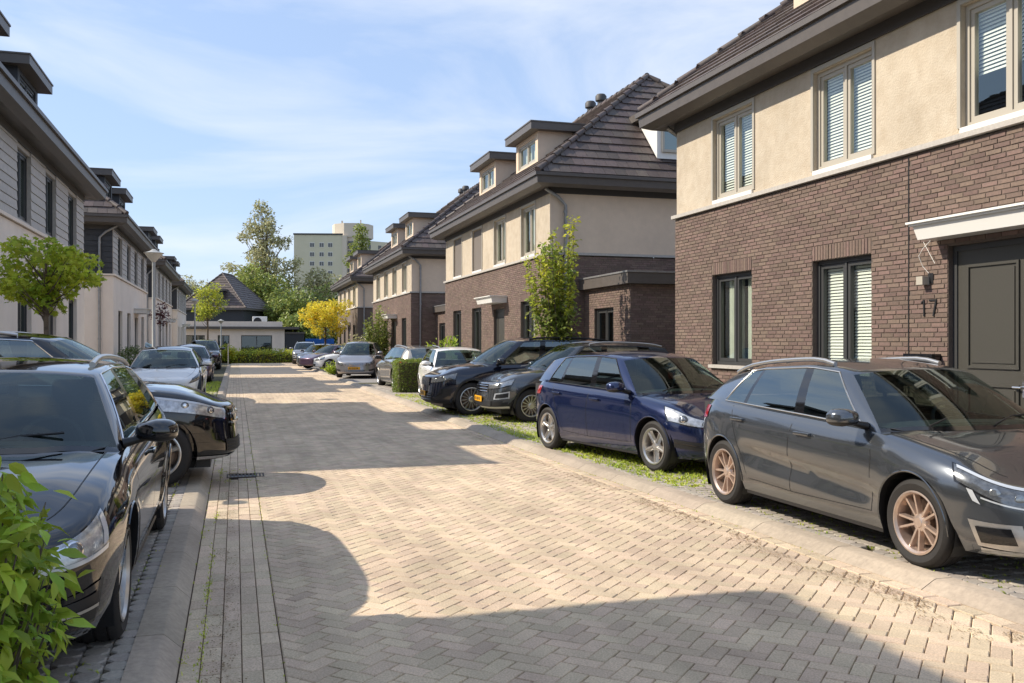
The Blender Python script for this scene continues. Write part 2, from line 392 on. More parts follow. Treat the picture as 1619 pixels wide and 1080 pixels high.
pieces(octs(lambda y: -2.73, lambda y: -.50, 2.6, 14, .125, .078, .0)+octs(lambda y: -1.4, lambda y: -.55, 14, 30, .125, .078, .0), octb, pl, 'grass_stone', 'grass_stones', 'block', lambda t: camdist((t[0], t[1])))
pp = MB(); pp.quad((4.3, 36, .031), (7.0, 36, .031), (7.0, 72, .031), (4.3, 72, .031)); struct(pp, 'far_parking_strip', 'path')
def tiles_floor(name, x0, x1, y0, y1, z, size, mats):
    b = MB(); b.quad((x0, y0, z-.012), (x1, y0, z-.012), (x1, y1, z-.012), (x0, y1, z-.012)); b = struct(b, name, 'sand')
    its = [[(x, y), (min(x+size, x1), y), (min(x+size, x1), y+size), (x, y+size)] for x in np.arange(x0, x1-.02, size) for y in np.arange(y0, y1-size+.01, size)]
    pieces(its, lambda mb, p: stone(mb, p, z, dep=.011), b, 'paving_slab', 'paving_slabs', mats, lambda p: camdist(cen(p)), limit=200)
tiles_floor('right_footpath', 6.93, 8.6, 2, 36, .075, .3, 'path')
tiles_floor('left_footpath', -5.6, -2.76, 8, 36, .085, .3, 'path')
f_ = MB(); f_.quad((6.99, 36, .07), (8.6, 36, .07), (8.6, 72, .07), (6.99, 72, .07)); struct(f_, 'far_right_footpath', 'path')
f_ = MB(); f_.quad((-5.6, 36, .08), (-2.76, 36, .08), (-2.76, 72, .08), (-5.6, 72, .08)); struct(f_, 'far_left_footpath', 'path')
# ---------------------------------------------------------------- grass, moss, litter (nobody could count it)
def blades(n, fx, lo, hi, w=.006, clump=1):
    V = []; Fc = []
    for i in range(n):
        p = fx()
        if p is None: continue
        for c in range(clump):
            x = p[0]+random.gauss(0, .012)*(clump > 1); y = p[1]+random.gauss(0, .012)*(clump > 1); a = random.random()*2*PI; h = random.uniform(lo, hi); d = random.uniform(.2, 1.1)*h
            dx, dy = math.cos(a), math.sin(a); o = len(V); q = random.uniform(.7, 1.4)*w
            V += [(x-dy*q, y+dx*q, p[2]), (x+dy*q, y-dx*q, p[2]), (x+dx*d*.5+dy*q*.7, y+dy*d*.5-dx*q*.7, p[2]+h*.7), (x+dx*d*.5-dy*q*.7, y+dy*d*.5+dx*q*.7, p[2]+h*.7), (x+dx*d, y+dy*d, p[2]+h*.85)]
            Fc += [(o, o+1, o+2, o+3), (o+3, o+2, o+4)]
    m = MB(); m.v = V; m.f = Fc; m.m = [0]*len(Fc); return m
def onhole(x0f, x1, y0, y1, pitch, dens, bx):
    def f():
        y = random.uniform(y0, y1); x = random.uniform(x0f(y), x1)
        if random.random() > dens(x, y): return None
        if y > 9.0 and random.random() < .22: return (x, y, .062)
        i = round((x-bx(y))/pitch); j = round((y-2.6)/pitch)
        return (bx(y)+i*pitch+random.gauss(0, .02), 2.6+j*pitch+random.gauss(0, .02), .035)
    return f
from mathutils import noise as mn
def dR(x, y):
    n = mn.noise(Vector((x*.9, y*.5, 3)))
    if y < 9.0: return .05+.10*max(0, n*2)+(.05 if x < 5 else 0)
    return min(1, .78+n*1.1) if y < 17.5 else .35+n*.4
m = blades(52000, onhole(lambda y: kx(y)+.3, 6.9, 3.2, 27, .125, dR, lambda y: kx(y)+.27), .02, .05, .006, 4)
o = m.build('grass', 'grass'); o['kind'] = 'stuff'; tag(o, 'short yellow green grass growing through the right parking stones', 'grass')
def dL(x, y): return .12 if y < 13 else (.9 if x > -1.2 else .2)
m = blades(9000, onhole(lambda y: -1.5, -.52, 4, 38, .125, dL, lambda y: -2.73), .03, .07, .006, 4)
o = m.build('grass', 'grass'); o['kind'] = 'stuff'; tag(o, 'green grass strip along the left kerb beside the white car', 'grass')
def joint():
    k = random.random()
    if k < .3: return (-.17+random.gauss(0, .004), random.choice([4.9, 5.5, 6.4, 7.3, 9, 12])+random.gauss(0, .22), -.004)
    if k < .5: return (.236+random.gauss(0, .006), random.uniform(4, 18), -.006)
    if k < .62: return (-.272+random.gauss(0, .006), random.uniform(4, 16), .0)
    if k < .72: y = random.choice([4.95, 11.3, 12.2, 8.3])+random.gauss(0, .07); return (-.29+random.gauss(0, .03) if y < 10 else random.uniform(-.3, .3), y, 0)
    y = random.choice([6.3, 7.4, 8.6, 9.5, 10.3, 11.6, 12.8, 14, 15.5])+random.gauss(0, .35); return (kx(y)-.002+random.gauss(0, .012), y, .0)
m = blades(600, joint, .008, .020, .0035, 2)
o = m.build('weeds', 'grass'); o['kind'] = 'stuff'; tag(o, 'tiny weeds and moss sprouting from the paving joints by the kerbs', 'weeds')
m = MB()
for i in range(9000):
    y = random.uniform(3.4, 16) if i % 3 else random.uniform(4, 9); 
    if i % 4 == 0: x = -.27+.2+random.gauss(0, .05); y = random.uniform(4, 14)
    else: x = kx(y)-.16-abs(random.gauss(0, .13))*(1+.8*mn.noise(Vector((y*1.3, 0, 0))))
    if mn.noise(Vector((x*2, y*1.6, 9))) < -.1: continue
    r = random.uniform(.002, .0065); a = random.random()*6; z = .0045
    m.add([(x+r*math.cos(a+t), y+r*1.3*math.sin(a+t), z+random.random()*.003) for t in (0, 1.7, 3.5, 4.8)], [(0, 1, 2, 3)])
o = m.build('litter', 'litter'); o['kind'] = 'stuff'; tag(o, 'brown leaf crumbs and dirt gathered along the gutters', 'litter')
# ---------------------------------------------------------------- houses
L = 12.0; CY = 6.0; DEP = 9.3; EX = -.47; EZ = 5.84; RX = EX+4.6; RZ = 9.5; HB = 3.5; OV = .50
class LB:                                     # plane helpers inside a house
    pass
def wall(mb, x, y0, y1, z0, z1, holes, depth=.16, mi=0, ri=None):
    ys = sorted({y0, y1, *[h[0] for h in holes], *[h[1] for h in holes]}); zs = sorted({z0, z1, *[h[2] for h in holes], *[h[3] for h in holes]})
    ri = mi if ri is None else ri
    for a, b in zip(ys, ys[1:]):
        for c, d in zip(zs, zs[1:]):
            if any(h[0] <= (a+b)/2 <= h[1] and h[2] <= (c+d)/2 <= h[3] for h in holes): continue
            mb.quad((x, a, c), (x, a, d), (x, b, d), (x, b, c), mi)
    for (a, b, c, d) in holes:
        e = x+depth
        mb.quad((x, a, c), (e, a, c), (e, a, d), (x, a, d), ri); mb.quad((x, b, c), (x, b, d), (e, b, d), (e, b, c), ri)
        mb.quad((x, a, d), (e, a, d), (e, b, d), (x, b, d), ri); mb.quad((x, a, c), (x, b, c), (e, b, c), (e, a, c), ri)
BW, BH, BG = .213, .0545, .009
def brick_items(axis, y0, y1, z0, z1, holes, soldier=()):
    out = []; k = 0; z = z0
    while z+BH <= z1+.001:
        off = (.5*BW if k % 2 else 0)+(.25*BW if k % 4 > 1 else 0); y = y0-off-random.random()*.01
        while y < y1:
            a, b = max(y, y0), min(y+BW, y1); segs = [(a, b)]
            for h in holes:
                if z+BH > h[2]+.004 and z < h[3]-.004:
                    n = []
                    for s in segs:
                        if s[1] <= h[0] or s[0] >= h[1]: n.append(s)
                        else:
                            if s[0] < h[0]: n.append((s[0], h[0]))
                            if s[1] > h[1]: n.append((h[1], s[1]))
                    segs = n
            for s in segs:
                if s[1]-s[0] > .035: out.append((axis, s[0], s[1], z, z+BH))
            y += BW
        z += BH; k += 1
    for (a, b, c, d) in soldier:
        n = round((b-a)/.0625); w_ = (b-a)/n
        for i in range(n): out.append((axis, a+i*w_, a+(i+1)*w_, c, d))
    return out
def brick_b(mb, it):
    ax, a, b, c, d = it; g = BG/2; p = random.uniform(-.003, .003)
    a += g; b -= g; c += g; d -= g
    if ax[0] == 'x':                           # faces -x at x=ax[1]
        X = ax[1]-p*.8; X1 = X+.02; e = .0025
        mb.add([(X1, a, c), (X1, b, c), (X1, b, d), (X1, a, d), (X, a+e, c+e), (X, b-e, c+e), (X, b-e, d-e), (X, a+e, d-e)],
               [(4, 7, 6, 5), (0, 4, 5, 1), (1, 5, 6, 2), (2, 6, 7, 3), (3, 7, 4, 0)])
    else:                                      # faces +-y at y=ax[1], sign ax[2]
        Y = ax[1]+p*ax[2]; Y1 = Y-.02*ax[2]
        mb.add([(a, Y1, c), (b, Y1, c), (b, Y1, d), (a, Y1, d), (a, Y, c), (b, Y, c), (b, Y, d), (a, Y, d)],
               [(4, 5, 6, 7), (0, 1, 5, 4), (1, 2, 6, 5), (2, 3, 7, 6), (3, 0, 4, 7)])
def window(parent, x, a, b, c, d, col, blind=None, sashes=2, split=.5, fw=.055, recess=.0, name='window'):
    fr = MB(); x1 = x+.075; e = .0015
    fr.box(x, x1, a+e, a+fw, c+e, d-e); fr.box(x, x1, b-fw, b-e, c+e, d-e); fr.box(x, x1, a+fw, b-fw, c+e, c+fw); fr.box(x, x1, a+fw, b-fw, d-fw, d-e)
    inner = (a+fw, b-fw); m_ = inner[0]+(inner[1]-inner[0])*split
    spans = [inner] if sashes == 1 else [(inner[0], m_-.02), (m_+.02, inner[1])]
    if sashes == 2: fr.box(x+.002, x1, m_-.02, m_+.02, c+fw, d-fw)
    sw = .05; xs = x+.018
    for s0, s1 in spans:
        s0 += .004; s1 -= .004; cc = c+fw+.004; dd = d-fw-.004
        fr.box(xs, x1+.002, s0, s0+sw, cc, dd); fr.box(xs, x1+.002, s1-sw, s1, cc, dd); fr.box(xs, x1+.002, s0+sw, s1-sw, cc, cc+sw); fr.box(xs, x1+.002, s0+sw, s1-sw, dd-sw, dd)
    W = fr.build(name, [col], parent)
    for s0, s1 in spans:
        g_ = MB(); xg = x+.045; g_.quad((xg, s0+sw, c+fw+sw), (xg, s0+sw, d-fw-sw), (xg, s1-sw, d-fw-sw), (xg, s1-sw, c+fw+sw)); g_.build('pane', 'wglass', W)
    if blind == 'slat' or blind == 'slat_half':
        m = MB(); z = d-fw-.05; zb = c+fw+.03 if blind == 'slat' else c+(d-c)*.42
        for s0, s1 in spans:
            z = d-fw-.05
            while z > zb:
                X = x+.10; m.quad((X, s0+.03, z), (X, s1-.03, z), (X+.016, s1-.03, z+.031), (X+.016, s0+.03, z+.031)); z -= .042
            m.box(x+.095, x+.13, s0+.02, s1-.02, d-fw-.045, d-fw-.01)
        m.build('blind', 'blind', W)
    elif blind == 'curtain':
        m = MB(); n = 40; P0 = []; P1 = []
        for s0, s1 in spans:
            yy = np.linspace(s0-.02, s0+(s1-s0)*.8, n); G = [[(x+.16+.018*math.sin(i*1.3), y, zz) for i, y in enumerate(yy)] for zz in (c+fw, d-fw)]; m.grid(G)
        m.build('curtain', 'curtain', W, smooth=80)
    elif blind == 'screen':
        m = MB(); m.box(x-.02, x+.012, a+.03, b-.03, c+.02, d-.02); m.build('sun_screen', 'screen', W)
    return W
def rtiles(O, U, V, Nn, a0, a1, kl, kr, H, tw=.30, th=.345):
    """tile courses on a slope; returns piece list"""
    out = []; b = 0; k = 0
    while b < H-.05:
        bm_ = b+th*.5; l = a0+kl*bm_; r = a1-kr*bm_
        x = a0-(.5*tw if k % 2 else 0)
        while x < r:
            s0, s1 = max(x, l), min(x+tw, r)
            if s1-s0 > .04: out.append((O, U, V, Nn, s0, s1, b, min(b+th+.04, H)))
            x += tw
        b += th; k += 1
    return out
def tile_b(mb, it):
    O, U, V, Nn, s0, s1, b0, b1 = it; g = .004; j = random.uniform(-.003, .003)
    P = lambda s, b, n: tuple(O+U*s+V*b+Nn*n)
    s0 += g; s1 -= g
    mb.hexa([P(s0, b0, .012+j), P(s1, b0, .012+j), P(s1, b1, .0), P(s0, b1, .0), P(s0, b0, .052+j), P(s1, b0, .052+j), P(s1, b1, .016), P(s0, b1, .016)])
def slope_defs(x0, x1, y0, y1, z0, z1, hb):
    """four slopes of a hip roof: O,U,V,N,len,kl,kr,H"""
    xm = (x0+x1)/2; dz = z1-z0; R = []
    def mk(O, U, run, ln, k):
        H = math.hypot(run[0].length, dz); V = (run[0]+Vector((0, 0, dz))).normalized(); Nn = U.cross(V).normalized()
        if Nn.z < 0: Nn = -Nn
        return (O, U, V, Nn, ln, k/H, k/H, H)
    R.append(mk(Vector((x0, y0, z0)), Vector((0, 1, 0)), [Vector((xm-x0, 0, 0))], y1-y0, hb))
    R.append(mk(Vector((x0, y0, z0)), Vector((1, 0, 0)), [Vector((0, hb, 0))], x1-x0, xm-x0))
    R.append(mk(Vector((x0, y1, z0)), Vector((1, 0, 0)), [Vector((0, -hb, 0))], x1-x0, xm-x0))
    R.append(mk(Vector((x1, y0, z0)), Vector((0, 1, 0)), [Vector((xm-x1, 0, 0))], y1-y0, hb))
    return R
def hip_roof(parent, x0, x1, y0, y1, z0, z1, hb, slopes=(0, 1, 2, 3), single=None, key=None, tw=.30, th=.345):
    xm = (x0+x1)/2; m = MB(); lift = .004
    c = [(x0, y0, z0), (x1, y0, z0), (x1, y1, z0), (x0, y1, z0)]; r = [(xm, y0+hb, z1), (xm, y1-hb, z1)]
    m.add(c+r, [(0, 4, 5, 3), (0, 1, 4), (3, 5, 2), (1, 2, 5, 4), (0, 3, 2, 1)]); roof = m.build('roof', 'soffit', parent)
    its = []
    for i, (O, U, V, Nn, ln, kl, kr_, H) in enumerate(slope_defs(x0, x1, y0, y1, z0, z1, hb)):
        if i in slopes: its += rtiles(O, U, V, Nn, 0, ln, kl, kr_, H, tw, th)
    if single: pieces(its, tile_b, roof, 'roof_tile', 'roof_tiles', 'tile', key)
    else:
        mb = MB()
        for it in its: tile_b(mb, it)
        mb.build('roof_tiles', 'tile', roof, kind='stuff')
    m = MB()
    R = [Vector((xm, y0+hb, z1)), Vector((xm, y1-hb, z1))]
    for a, b in ((Vector(c[0]), R[0]), (Vector(c[1]), R[0]), (Vector(c[2]), R[1]), (Vector(c[3]), R[1]), (R[0], R[1])):
        ln = (b-a).length; n = max(1, int(ln/.42)); d = (b-a)/n; up = Vector((0, 0, .045))
        for k in range(n): m.tube([a+d*k+up*1.25, a+d*(k+1.04)+up*.7], [.085, .07], 8)
    m.build('ridge_caps', 'tile', roof, smooth=50)
    return roof
def dormer(parent, cy, cheek, col, xf=.62):
    m = MB(); x1 = 3.3; a, b = cy-1.05, cy+1.05; zt = 7.62
    wall(m, xf, a, b, 6.72, zt, [(cy-.82, cy+.82, 6.80, 7.50)], .1)
    m.quad((xf, a, 6.3), (x1, a, 6.3), (x1, a, zt), (xf, a, zt)); m.quad((xf, b, 6.3), (x1, b, 6.3), (x1, b, zt), (xf, b, zt)); m.quad((xf, a, 6.3), (xf, b, 6.3), (xf, b, 6.72), (xf, a, 6.72))
    d = m.build('dormer', [cheek], parent)
    r = MB(); r.box(xf-.28, x1+.3, a-.24, b+.24, zt, zt+.20); r.box(xf-.30, x1+.3, a-.26, b+.26, zt+.20, zt+.235); r.build('dormer_roof', 'fascia', d)
    window(d, xf+.03, cy-.82, cy+.82, 6.80, 7.50, col, 'curtain')
def house(name, label, loc, rz, style, hero=False, tiles_single=False, detail=2, nearend=0, bricksingle=False, garage=None, key=None, blinds=None, base=.07):
    h = thing(name, label, 'house', loc, rz, 'houses lining the street')
    brick = style == 'brick'
    gh = []                                   # ground openings
    wl = (CY-4.2, CY-1.4, CY+1.28, CY+4.05)
    if hero: doors = [(CY-1.70, CY-.70, 1), (CY+.0, CY+.0, 0)]
    up = [(c-.61, c+.61, 3.98, 5.32) for c in wl]
    winG = [(c-.61, c+.61, 1.26, 2.74) for c in wl if not (c < CY and abs(c-CY) < 2)]
    door = (CY-1.72, CY-.62, base, 2.70) if hero else (CY-1.98, CY-.82, base, 2.62)
    holes = winG+[door]
    for q in winG: q
    if not brick: winG = [(a, b, .45, 2.72) for a, b, c, d in winG]; holes = winG+[door]
    # lower facade
    lowmat = 'mortar' if brick else 'render'
    m = MB(); e = .008 if brick else 0
    wall(m, e, 0, L, -.1, 3.83, holes, .13)
    for y in (0, L): m.quad((e, y if not brick else (y+.008 if y == 0 else y-.008), -.1), (DEP-.65, y if not brick else (y+.008 if y == 0 else y-.008), -.1), (DEP-.65, (y if not brick else (y+.008 if y == 0 else y-.008)), 3.83), (e, y if not brick else (y+.008 if y == 0 else y-.008), 3.83))
    m.quad((DEP-.65, 0, -.1), (DEP-.65, L, -.1), (DEP-.65, L, 5.6), (DEP-.65, 0, 5.6))
    low = m.build('wall', lowmat, h)
    # dark room behind the openings
    m = MB(); m.quad((1.3, .2, 0), (1.3, L-.2, 0), (1.3, L-.2, 5.5), (1.3, .2, 5.5)); m.box(.2, 1.3, .2, L-.2, 2.85, 2.95); m.box(.2, 1.3, .2, L-.2, .02, .05)
    for y in (2.9, 5.95, 8.8): m.box(.2, 1.3, y, y+.08, 0, 5.5)
    m.build('room', 'room', h)
    if brick and detail >= 1:
        sold = [(a-.0, b+.0, d, d+.205) for a, b, c, d in winG]
        its = brick_items(('x', 0.0), 0, CY-.006 if hero else L, 0, 3.83, holes+[s for s in sold], sold)
        if hero: its += brick_items(('x', 0.0), CY+.006, L, 0, 3.83, holes+[s for s in sold], [])
        ends = brick_items(('y', 0.0, -1), 0, DEP-.65, 0, 3.83, []) if nearend else []
        if bricksingle:
            pieces(its, brick_b, low, 'brick', 'bricks', 'brick', key)
        else:
            mb = MB()
            for it in its+ends: brick_b(mb, it)
            mb.build('bricks', 'brick', low, kind='stuff')
    if hero:
        m = MB(); m.box(-.002, .012, CY-.006, CY+.006, 0, 3.8); m.build('expansion_joint', 'black', h)
    # ledge
    m = MB(); m.box(-.055, .1, -.05, L+.05, 3.845, 3.905)
    for y0, y1 in ((-.05, 0.0), (L, L+.05)): m.box(.1, DEP-.7, y0, y1, 3.845, 3.905)
    m.build('ledge', 'ledge' if brick else 'render', h)
    # upper storey
    X = .03; m = MB(); umat = 'stucco' if brick else 'board'
    wall(m, X, 0.01, L-.01, 3.905, 5.60, up, .12, 0)
    m.build('upper_wall', umat, h)
    m = MB()
    for y in (0.01, L-.01): m = MB(); m.quad((X, y, 3.905), (DEP-.68, y, 3.905), (DEP-.68, y, 5.6), (X, y, 5.6)); m.build('side_wall', 'stucco_side_lifted' if brick else 'board_dark', h)
    pass
    if not brick and detail >= 1:              # horizontal boards
        segs = []; xs = [0.01]+[v for q in up for v in (q[0], q[1])]+[L-.01]
        zz = np.arange(3.915, 5.36, .18)
        its = [(xs[i], xs[i+1], z) for i in range(0, len(xs), 2) for z in zz]
        def bb(mb, it):
            a, b, z = it; mb.hexa([(.0, a, z+.004), (.0, b, z+.004), (.028, b, z+.004), (.028, a, z+.004), (.015, a, z+.175), (.015, b, z+.175), (.028, b, z+.175), (.028, a, z+.175)])
        def be(mb, it):
            y, s, z = it; mb.box(.04, DEP-.7, min(y, y+s*.02), max(y, y+s*.02), z+.008, z+.17)
        if detail >= 2:
            for it in its: m = MB(); bb(m, it); m.build('board', 'board', h)
            for z in zz: m = MB(); be(m, (L-.01, 1, z)); m.build('board', 'board_dark', h)
        else:
            m = MB()
            for it in its: bb(m, it)
            m.build('boards', 'board', h, kind='stuff')
            m = MB()
            for z in zz: be(m, (L-.01, 1, z))
            m.build('end_boards', 'board_dark', h, kind='stuff')
    # frieze, soffit, fascia, gutter
    m = MB(); m.box(-.012, .02, 0, L, 5.40, 5.62); 
    for y in (-.012, L-.02): m.box(.02, DEP-.7, y, y+.032, 5.40, 5.62)
    m.build('frieze', 'soffit', h)
    m = MB(); x0, x1, y0, y1 = EX, RX*2-EX, -OV, L+OV; zb = 5.50; zt = 5.80; q = .17
    def ring(xa, xb, ya, yb, z): return [(xa, ya, z), (xb, ya, z), (xb, yb, z), (xa, yb, z)]
    o1 = ring(x0+q, x1-q, y0+q, y1-q, zb); o2 = ring(x0, x1, y0, y1, zb+.07); o3 = ring(x0-.02, x1+.02, y0-.02, y1+.02, zt)
    i1 = ring(.0, DEP-.66, .0, L, 5.56)
    m.add(i1+o1+o2+o3, [(4*k+i, 4*k+(i+1) % 4, 4*k+4+(i+1) % 4, 4*k+4+i) for k in range(3) for i in range(4)]); m.build('eaves', 'fascia', h)
    m = MB(); t = .045
    for (xa, xb, ya, yb) in ((x0-.065, x0-.02, y0-.06, y1+.06), (x1+.02, x1+.065, y0-.06, y1+.06), (x0-.02, x1+.02, y0-.065, y0-.02), (x0-.02, x1+.02, y1+.02, y1+.065)): m.box(xa, xb, ya, yb, zt-.05, zt+.03)
    m.build('gutter_edge', 'fascia', h)
    # roof
    hip_roof(h, x0, x1, y0, y1, EZ-.02, RZ, HB, single=tiles_single, key=key)
    chk, wc = ('stucco_side_lifted', 'frame_grey') if brick else ('board_dark', 'frame_dark')
    for c in (CY-2.2, CY+2.2): dormer(h, c, chk, wc)
    if brick:                                  # dormers in the two hips as the photograph shows
        pass
    for yy in (CY+.9, CY+1.85):
        m = MB(); m.lathe([(.0, 0), (.12, 0), (.12, .42), (.19, .44), (.19, .60), (.14, .66), (0, .66)], 16, (RX+.12, yy, RZ-.16)); m.build('vent_pipe', 'soffit', h, smooth=40)
    # windows
    wc = 'frame_grey' if brick else 'frame_dark'; wg = 'frame_dark'
    bl = blinds or {}
    for i, q in enumerate(up): window(h, X+.055, q[0], q[1], q[2], q[3], wc, bl.get(('u', i), 'curtain'))
    if brick:
        for q in up:
            m = MB(); m.box(.0, X+.05, q[0]-.0+.002, q[1]-.002, 3.9055, 3.978); m.build('window_sill', 'white', h)
            m = MB()
            for yy in (q[0]-.05, q[1]): m.box(X-.02, X-.001, yy, yy+.05, 3.98, 5.39)
            m.box(X-.02, X-.001, q[0], q[1], 5.33, 5.39); m.build('window_trim', wc, h)
    for i, q in enumerate(winG):
        window(h, .085, q[0], q[1], q[2], q[3], wg, bl.get(('g', i), 'curtain'))
        m = MB(); m.box(-.05, .08, q[0]-.04, q[1]+.04, q[2]-.055, q[2]-.001); m.build('window_sill', 'ledge', h)
    # door
    a, b, c, d = door; m = MB()
    m.box(.07, .13, a+.001, a+.06, c, d-.001); m.box(.07, .13, b-.06, b-.001, c, d-.001); m.box(.07, .13, a+.06, b-.06, d-.06, d-.001); m.build('door_frame', 'frame_dark', h)
    m = MB(); m.box(.085, .13, a+.06, b-.06, c+.02, d-.06); D = m.build('front_door', 'door' if brick else 'frame_dark', h)
    for (z0, z1) in ((c+.28, c+1.12), (c+1.28, d-.22)):
        m = MB(); xa = .066; yo, y1_ = a+.20, b-.20
        for (p, q, r, s) in ((yo, yo+.03, z0, z1), (y1_-.03, y1_, z0, z1), (yo+.03, y1_-.03, z0, z0+.03), (yo+.03, y1_-.03, z1-.03, z1)): m.box(xa, .0855, p, q, r, s)
        m.box(.074, .0855, yo+.06, y1_-.06, z0+.06, z1-.06); m.build('door_panel', 'door' if brick else 'frame_dark', D)
    m = MB(); m.tube([(.085, a+.14, c+1.1), (.03, a+.14, c+1.1), (.03, a+.24, c+1.1)], .011, 8); m.box(.075, .086, a+.12, a+.16, c+1.0, c+1.16); m.build('door_handle', 'chrome', D)
    # canopy
    m = MB(); ca, cb = (CY-2.0, CY-.42) if hero else (CY-2.25, CY-.50)
    zc = 2.78
    cd_ = .26 if hero else .44
    m.hexa([(-cd_, ca+.03, zc), (-cd_, cb-.03, zc), (0, cb-.03, zc), (0, ca+.03, zc), (-cd_-.04, ca, zc+.15), (-cd_-.04, cb, zc+.15), (0, cb, zc+.15), (0, ca, zc+.15)])
    m.box(-cd_-.07, 0, ca-.03, cb+.03, zc+.152, zc+.175); m.box(-cd_-.10, 0, ca-.05, cb+.05, zc+.176, zc+.20)
    m.build('canopy', 'white', h)
    # downpipes at the near corner
    yp = -.07 if nearend else L+.07; xp = .42
    m = MB(); m.tube([(EX+.35, yp, 5.5), (xp-.2, yp, 5.3), (xp, yp, 5.1), (xp, yp, .05)], .042, 10)
    for z in (4.9, 3.3, 1.7): m.tube([(xp, yp, z), (xp, yp, z+.06)], .052, 10)
    m.build('downpipe', 'gutterw', h, smooth=40)
    return h
def wkey(loc, rz):
    c, s = math.cos(rz), math.sin(rz)
    def k(it):
        if isinstance(it[0], tuple): x, y, z = it[0][1], (it[1]+it[2])/2, it[3]
        else: p = it[0]+it[1]*it[4]+it[2]*it[6]; x, y, z = p.x, p.y, p.z
        X = loc[0]+c*x-s*y; Y = loc[1]+s*x+c*y
        Z = Y*math.cos(THETA)+X*math.sin(THETA); xc = X*math.cos(THETA)-Y*math.sin(THETA)
        vis = Z > 1 and abs(xc/Z) < .555 and abs((z-CAMH)/Z) < .37
        if it and not isinstance(it[0], tuple):
            P = Vector((X, Y, z)); Nw = Vector((c*it[3].x-s*it[3].y, s*it[3].x+c*it[3].y, it[3].z))
            if Nw.dot(Vector((0, 0, CAMH))-P) < 0: return Z+200
        elif z < 1.55: return Z+40
        return Z+(0 if vis else 100)
    return k
RH = 7.6
h1 = house('brick_house', 'nearest brown brick house with cream stucco upper floor and number 17 beside its door', (RH, 3.0, 0), 0, 'brick', hero=True, bricksingle=True, tiles_single=True,
      key=wkey((RH, 3.0), 0), blinds={('u', 0): 'slat_half', ('u', 1): 'slat_half', ('u', 2): 'slat', ('u', 3): 'slat', ('g', 0): 'slat', ('g', 1): 'slat', ('g', 2): 'curtain'})
h2 = house('brick_house', 'brick and stucco house with two vent pipes behind the tall columnar tree', (RH, 21.95, 0), 0, 'brick', nearend=1, tiles_single=True, key=wkey((RH, 21.95), 0),
      blinds={('u', 3): 'screen', ('u', 2): 'screen', ('g', 0): 'curtain'})
h3 = house('brick_house', 'third brick house down the right side, behind the silver hatchback with the orange plate', (RH, 41.0, 0), 0, 'brick', nearend=1)
h4 = house('brick_house', 'farthest brick house on the right, behind the yellow tree', (RH, 60.0, 0), 0, 'brick', nearend=1, detail=0)
LH = -3.9
l0 = house('white_house', 'white rendered house outside the left edge, its roof shading the near road', (LH, 7.3, 0), PI, 'white', detail=0)
l1 = house('white_house', 'nearest white rendered house with grey boards and a dormer at the left edge', (LH, 27.0, 0), PI, 'white', detail=2)
l2 = house('white_house', 'second white house on the left with dark boarded end wall and zinc downpipe', (LH, 45.2, 0), PI, 'white', detail=1)
l3 = house('white_house', 'third white house on the left behind the street lamp', (LH, 62.6, 0), PI, 'white', detail=1)
l4 = house('white_house', 'farthest and smallest white house on the left before the end of the street', (LH, 80.5, 0), PI, 'white', detail=1)
for h_, fr in ((l1, 0), (l2, 0)): pass
# number 17, wall lamp, letter box, loose cable on the nearest house (house y = world F - 3)
def onh(F): return F-3.0
m = MB(); X = -.012
y = onh(8.75); m.hexa([(X, y, 1.93), (X, y-.02, 1.93), (X+.012, y-.02, 1.93), (X+.012, y, 1.93), (X, y, 2.12), (X, y-.02, 2.12), (X+.012, y-.02, 2.12), (X+.012, y, 2.12)])
m.hexa([(X, y+.035, 2.075), (X, y-.0, 2.10), (X+.012, y, 2.10), (X+.012, y+.035, 2.075), (X, y+.035, 2.095), (X, y, 2.12), (X+.012, y, 2.12), (X+.012, y+.035, 2.095)])
y = onh(8.66); m.hexa([(X, y, 2.10), (X, y-.12, 2.10), (X+.012, y-.12, 2.10), (X+.012, y, 2.10), (X, y, 2.12), (X, y-.12, 2.12), (X+.012, y-.12, 2.12), (X+.012, y, 2.12)])
m.hexa([(X, y-.055, 1.93), (X, y-.078, 1.93), (X+.012, y-.078, 1.93), (X+.012, y-.055, 1.93), (X, y-.097, 2.10), (X, y-.12, 2.10), (X+.012, y-.12, 2.10), (X+.012, y-.097, 2.10)])
m.build('house_number', 'black', h1)
m = MB(); m.box(-.10, 0, onh(8.66), onh(8.76), 2.29, 2.385); wl_ = m.build('wall_lamp', 'frame_grey', h1); m = MB(); m.box(-.004, .006, onh(8.60), onh(8.68), 2.30, 2.42); m.build('lamp_side_patch', 'black', wl_)  # thin black patch flat on the wall, just right of the lamp
m = MB(); m.box(-.13, .0, onh(8.48), onh(8.94), 1.16, 1.50); lb = m.build('letter_box', 'blackgloss', h1); m = MB(); m.box(-.136, -.13, onh(8.64), onh(8.90), 1.42, 1.48); m.build('flap', 'blackgloss', lb)
m = MB(); m.tube([(-.01, onh(8.62), 2.80), (-.06, onh(8.70), 2.70), (-.09, onh(8.73), 2.62), (-.06, onh(8.70), 2.50), (-.03, onh(8.64), 2.42)], .0035, 6); m.tube([(-.05, onh(8.70), 2.78), (-.05, onh(8.52), 2.52)], .003, 6); m.build('cable', 'white', h1)
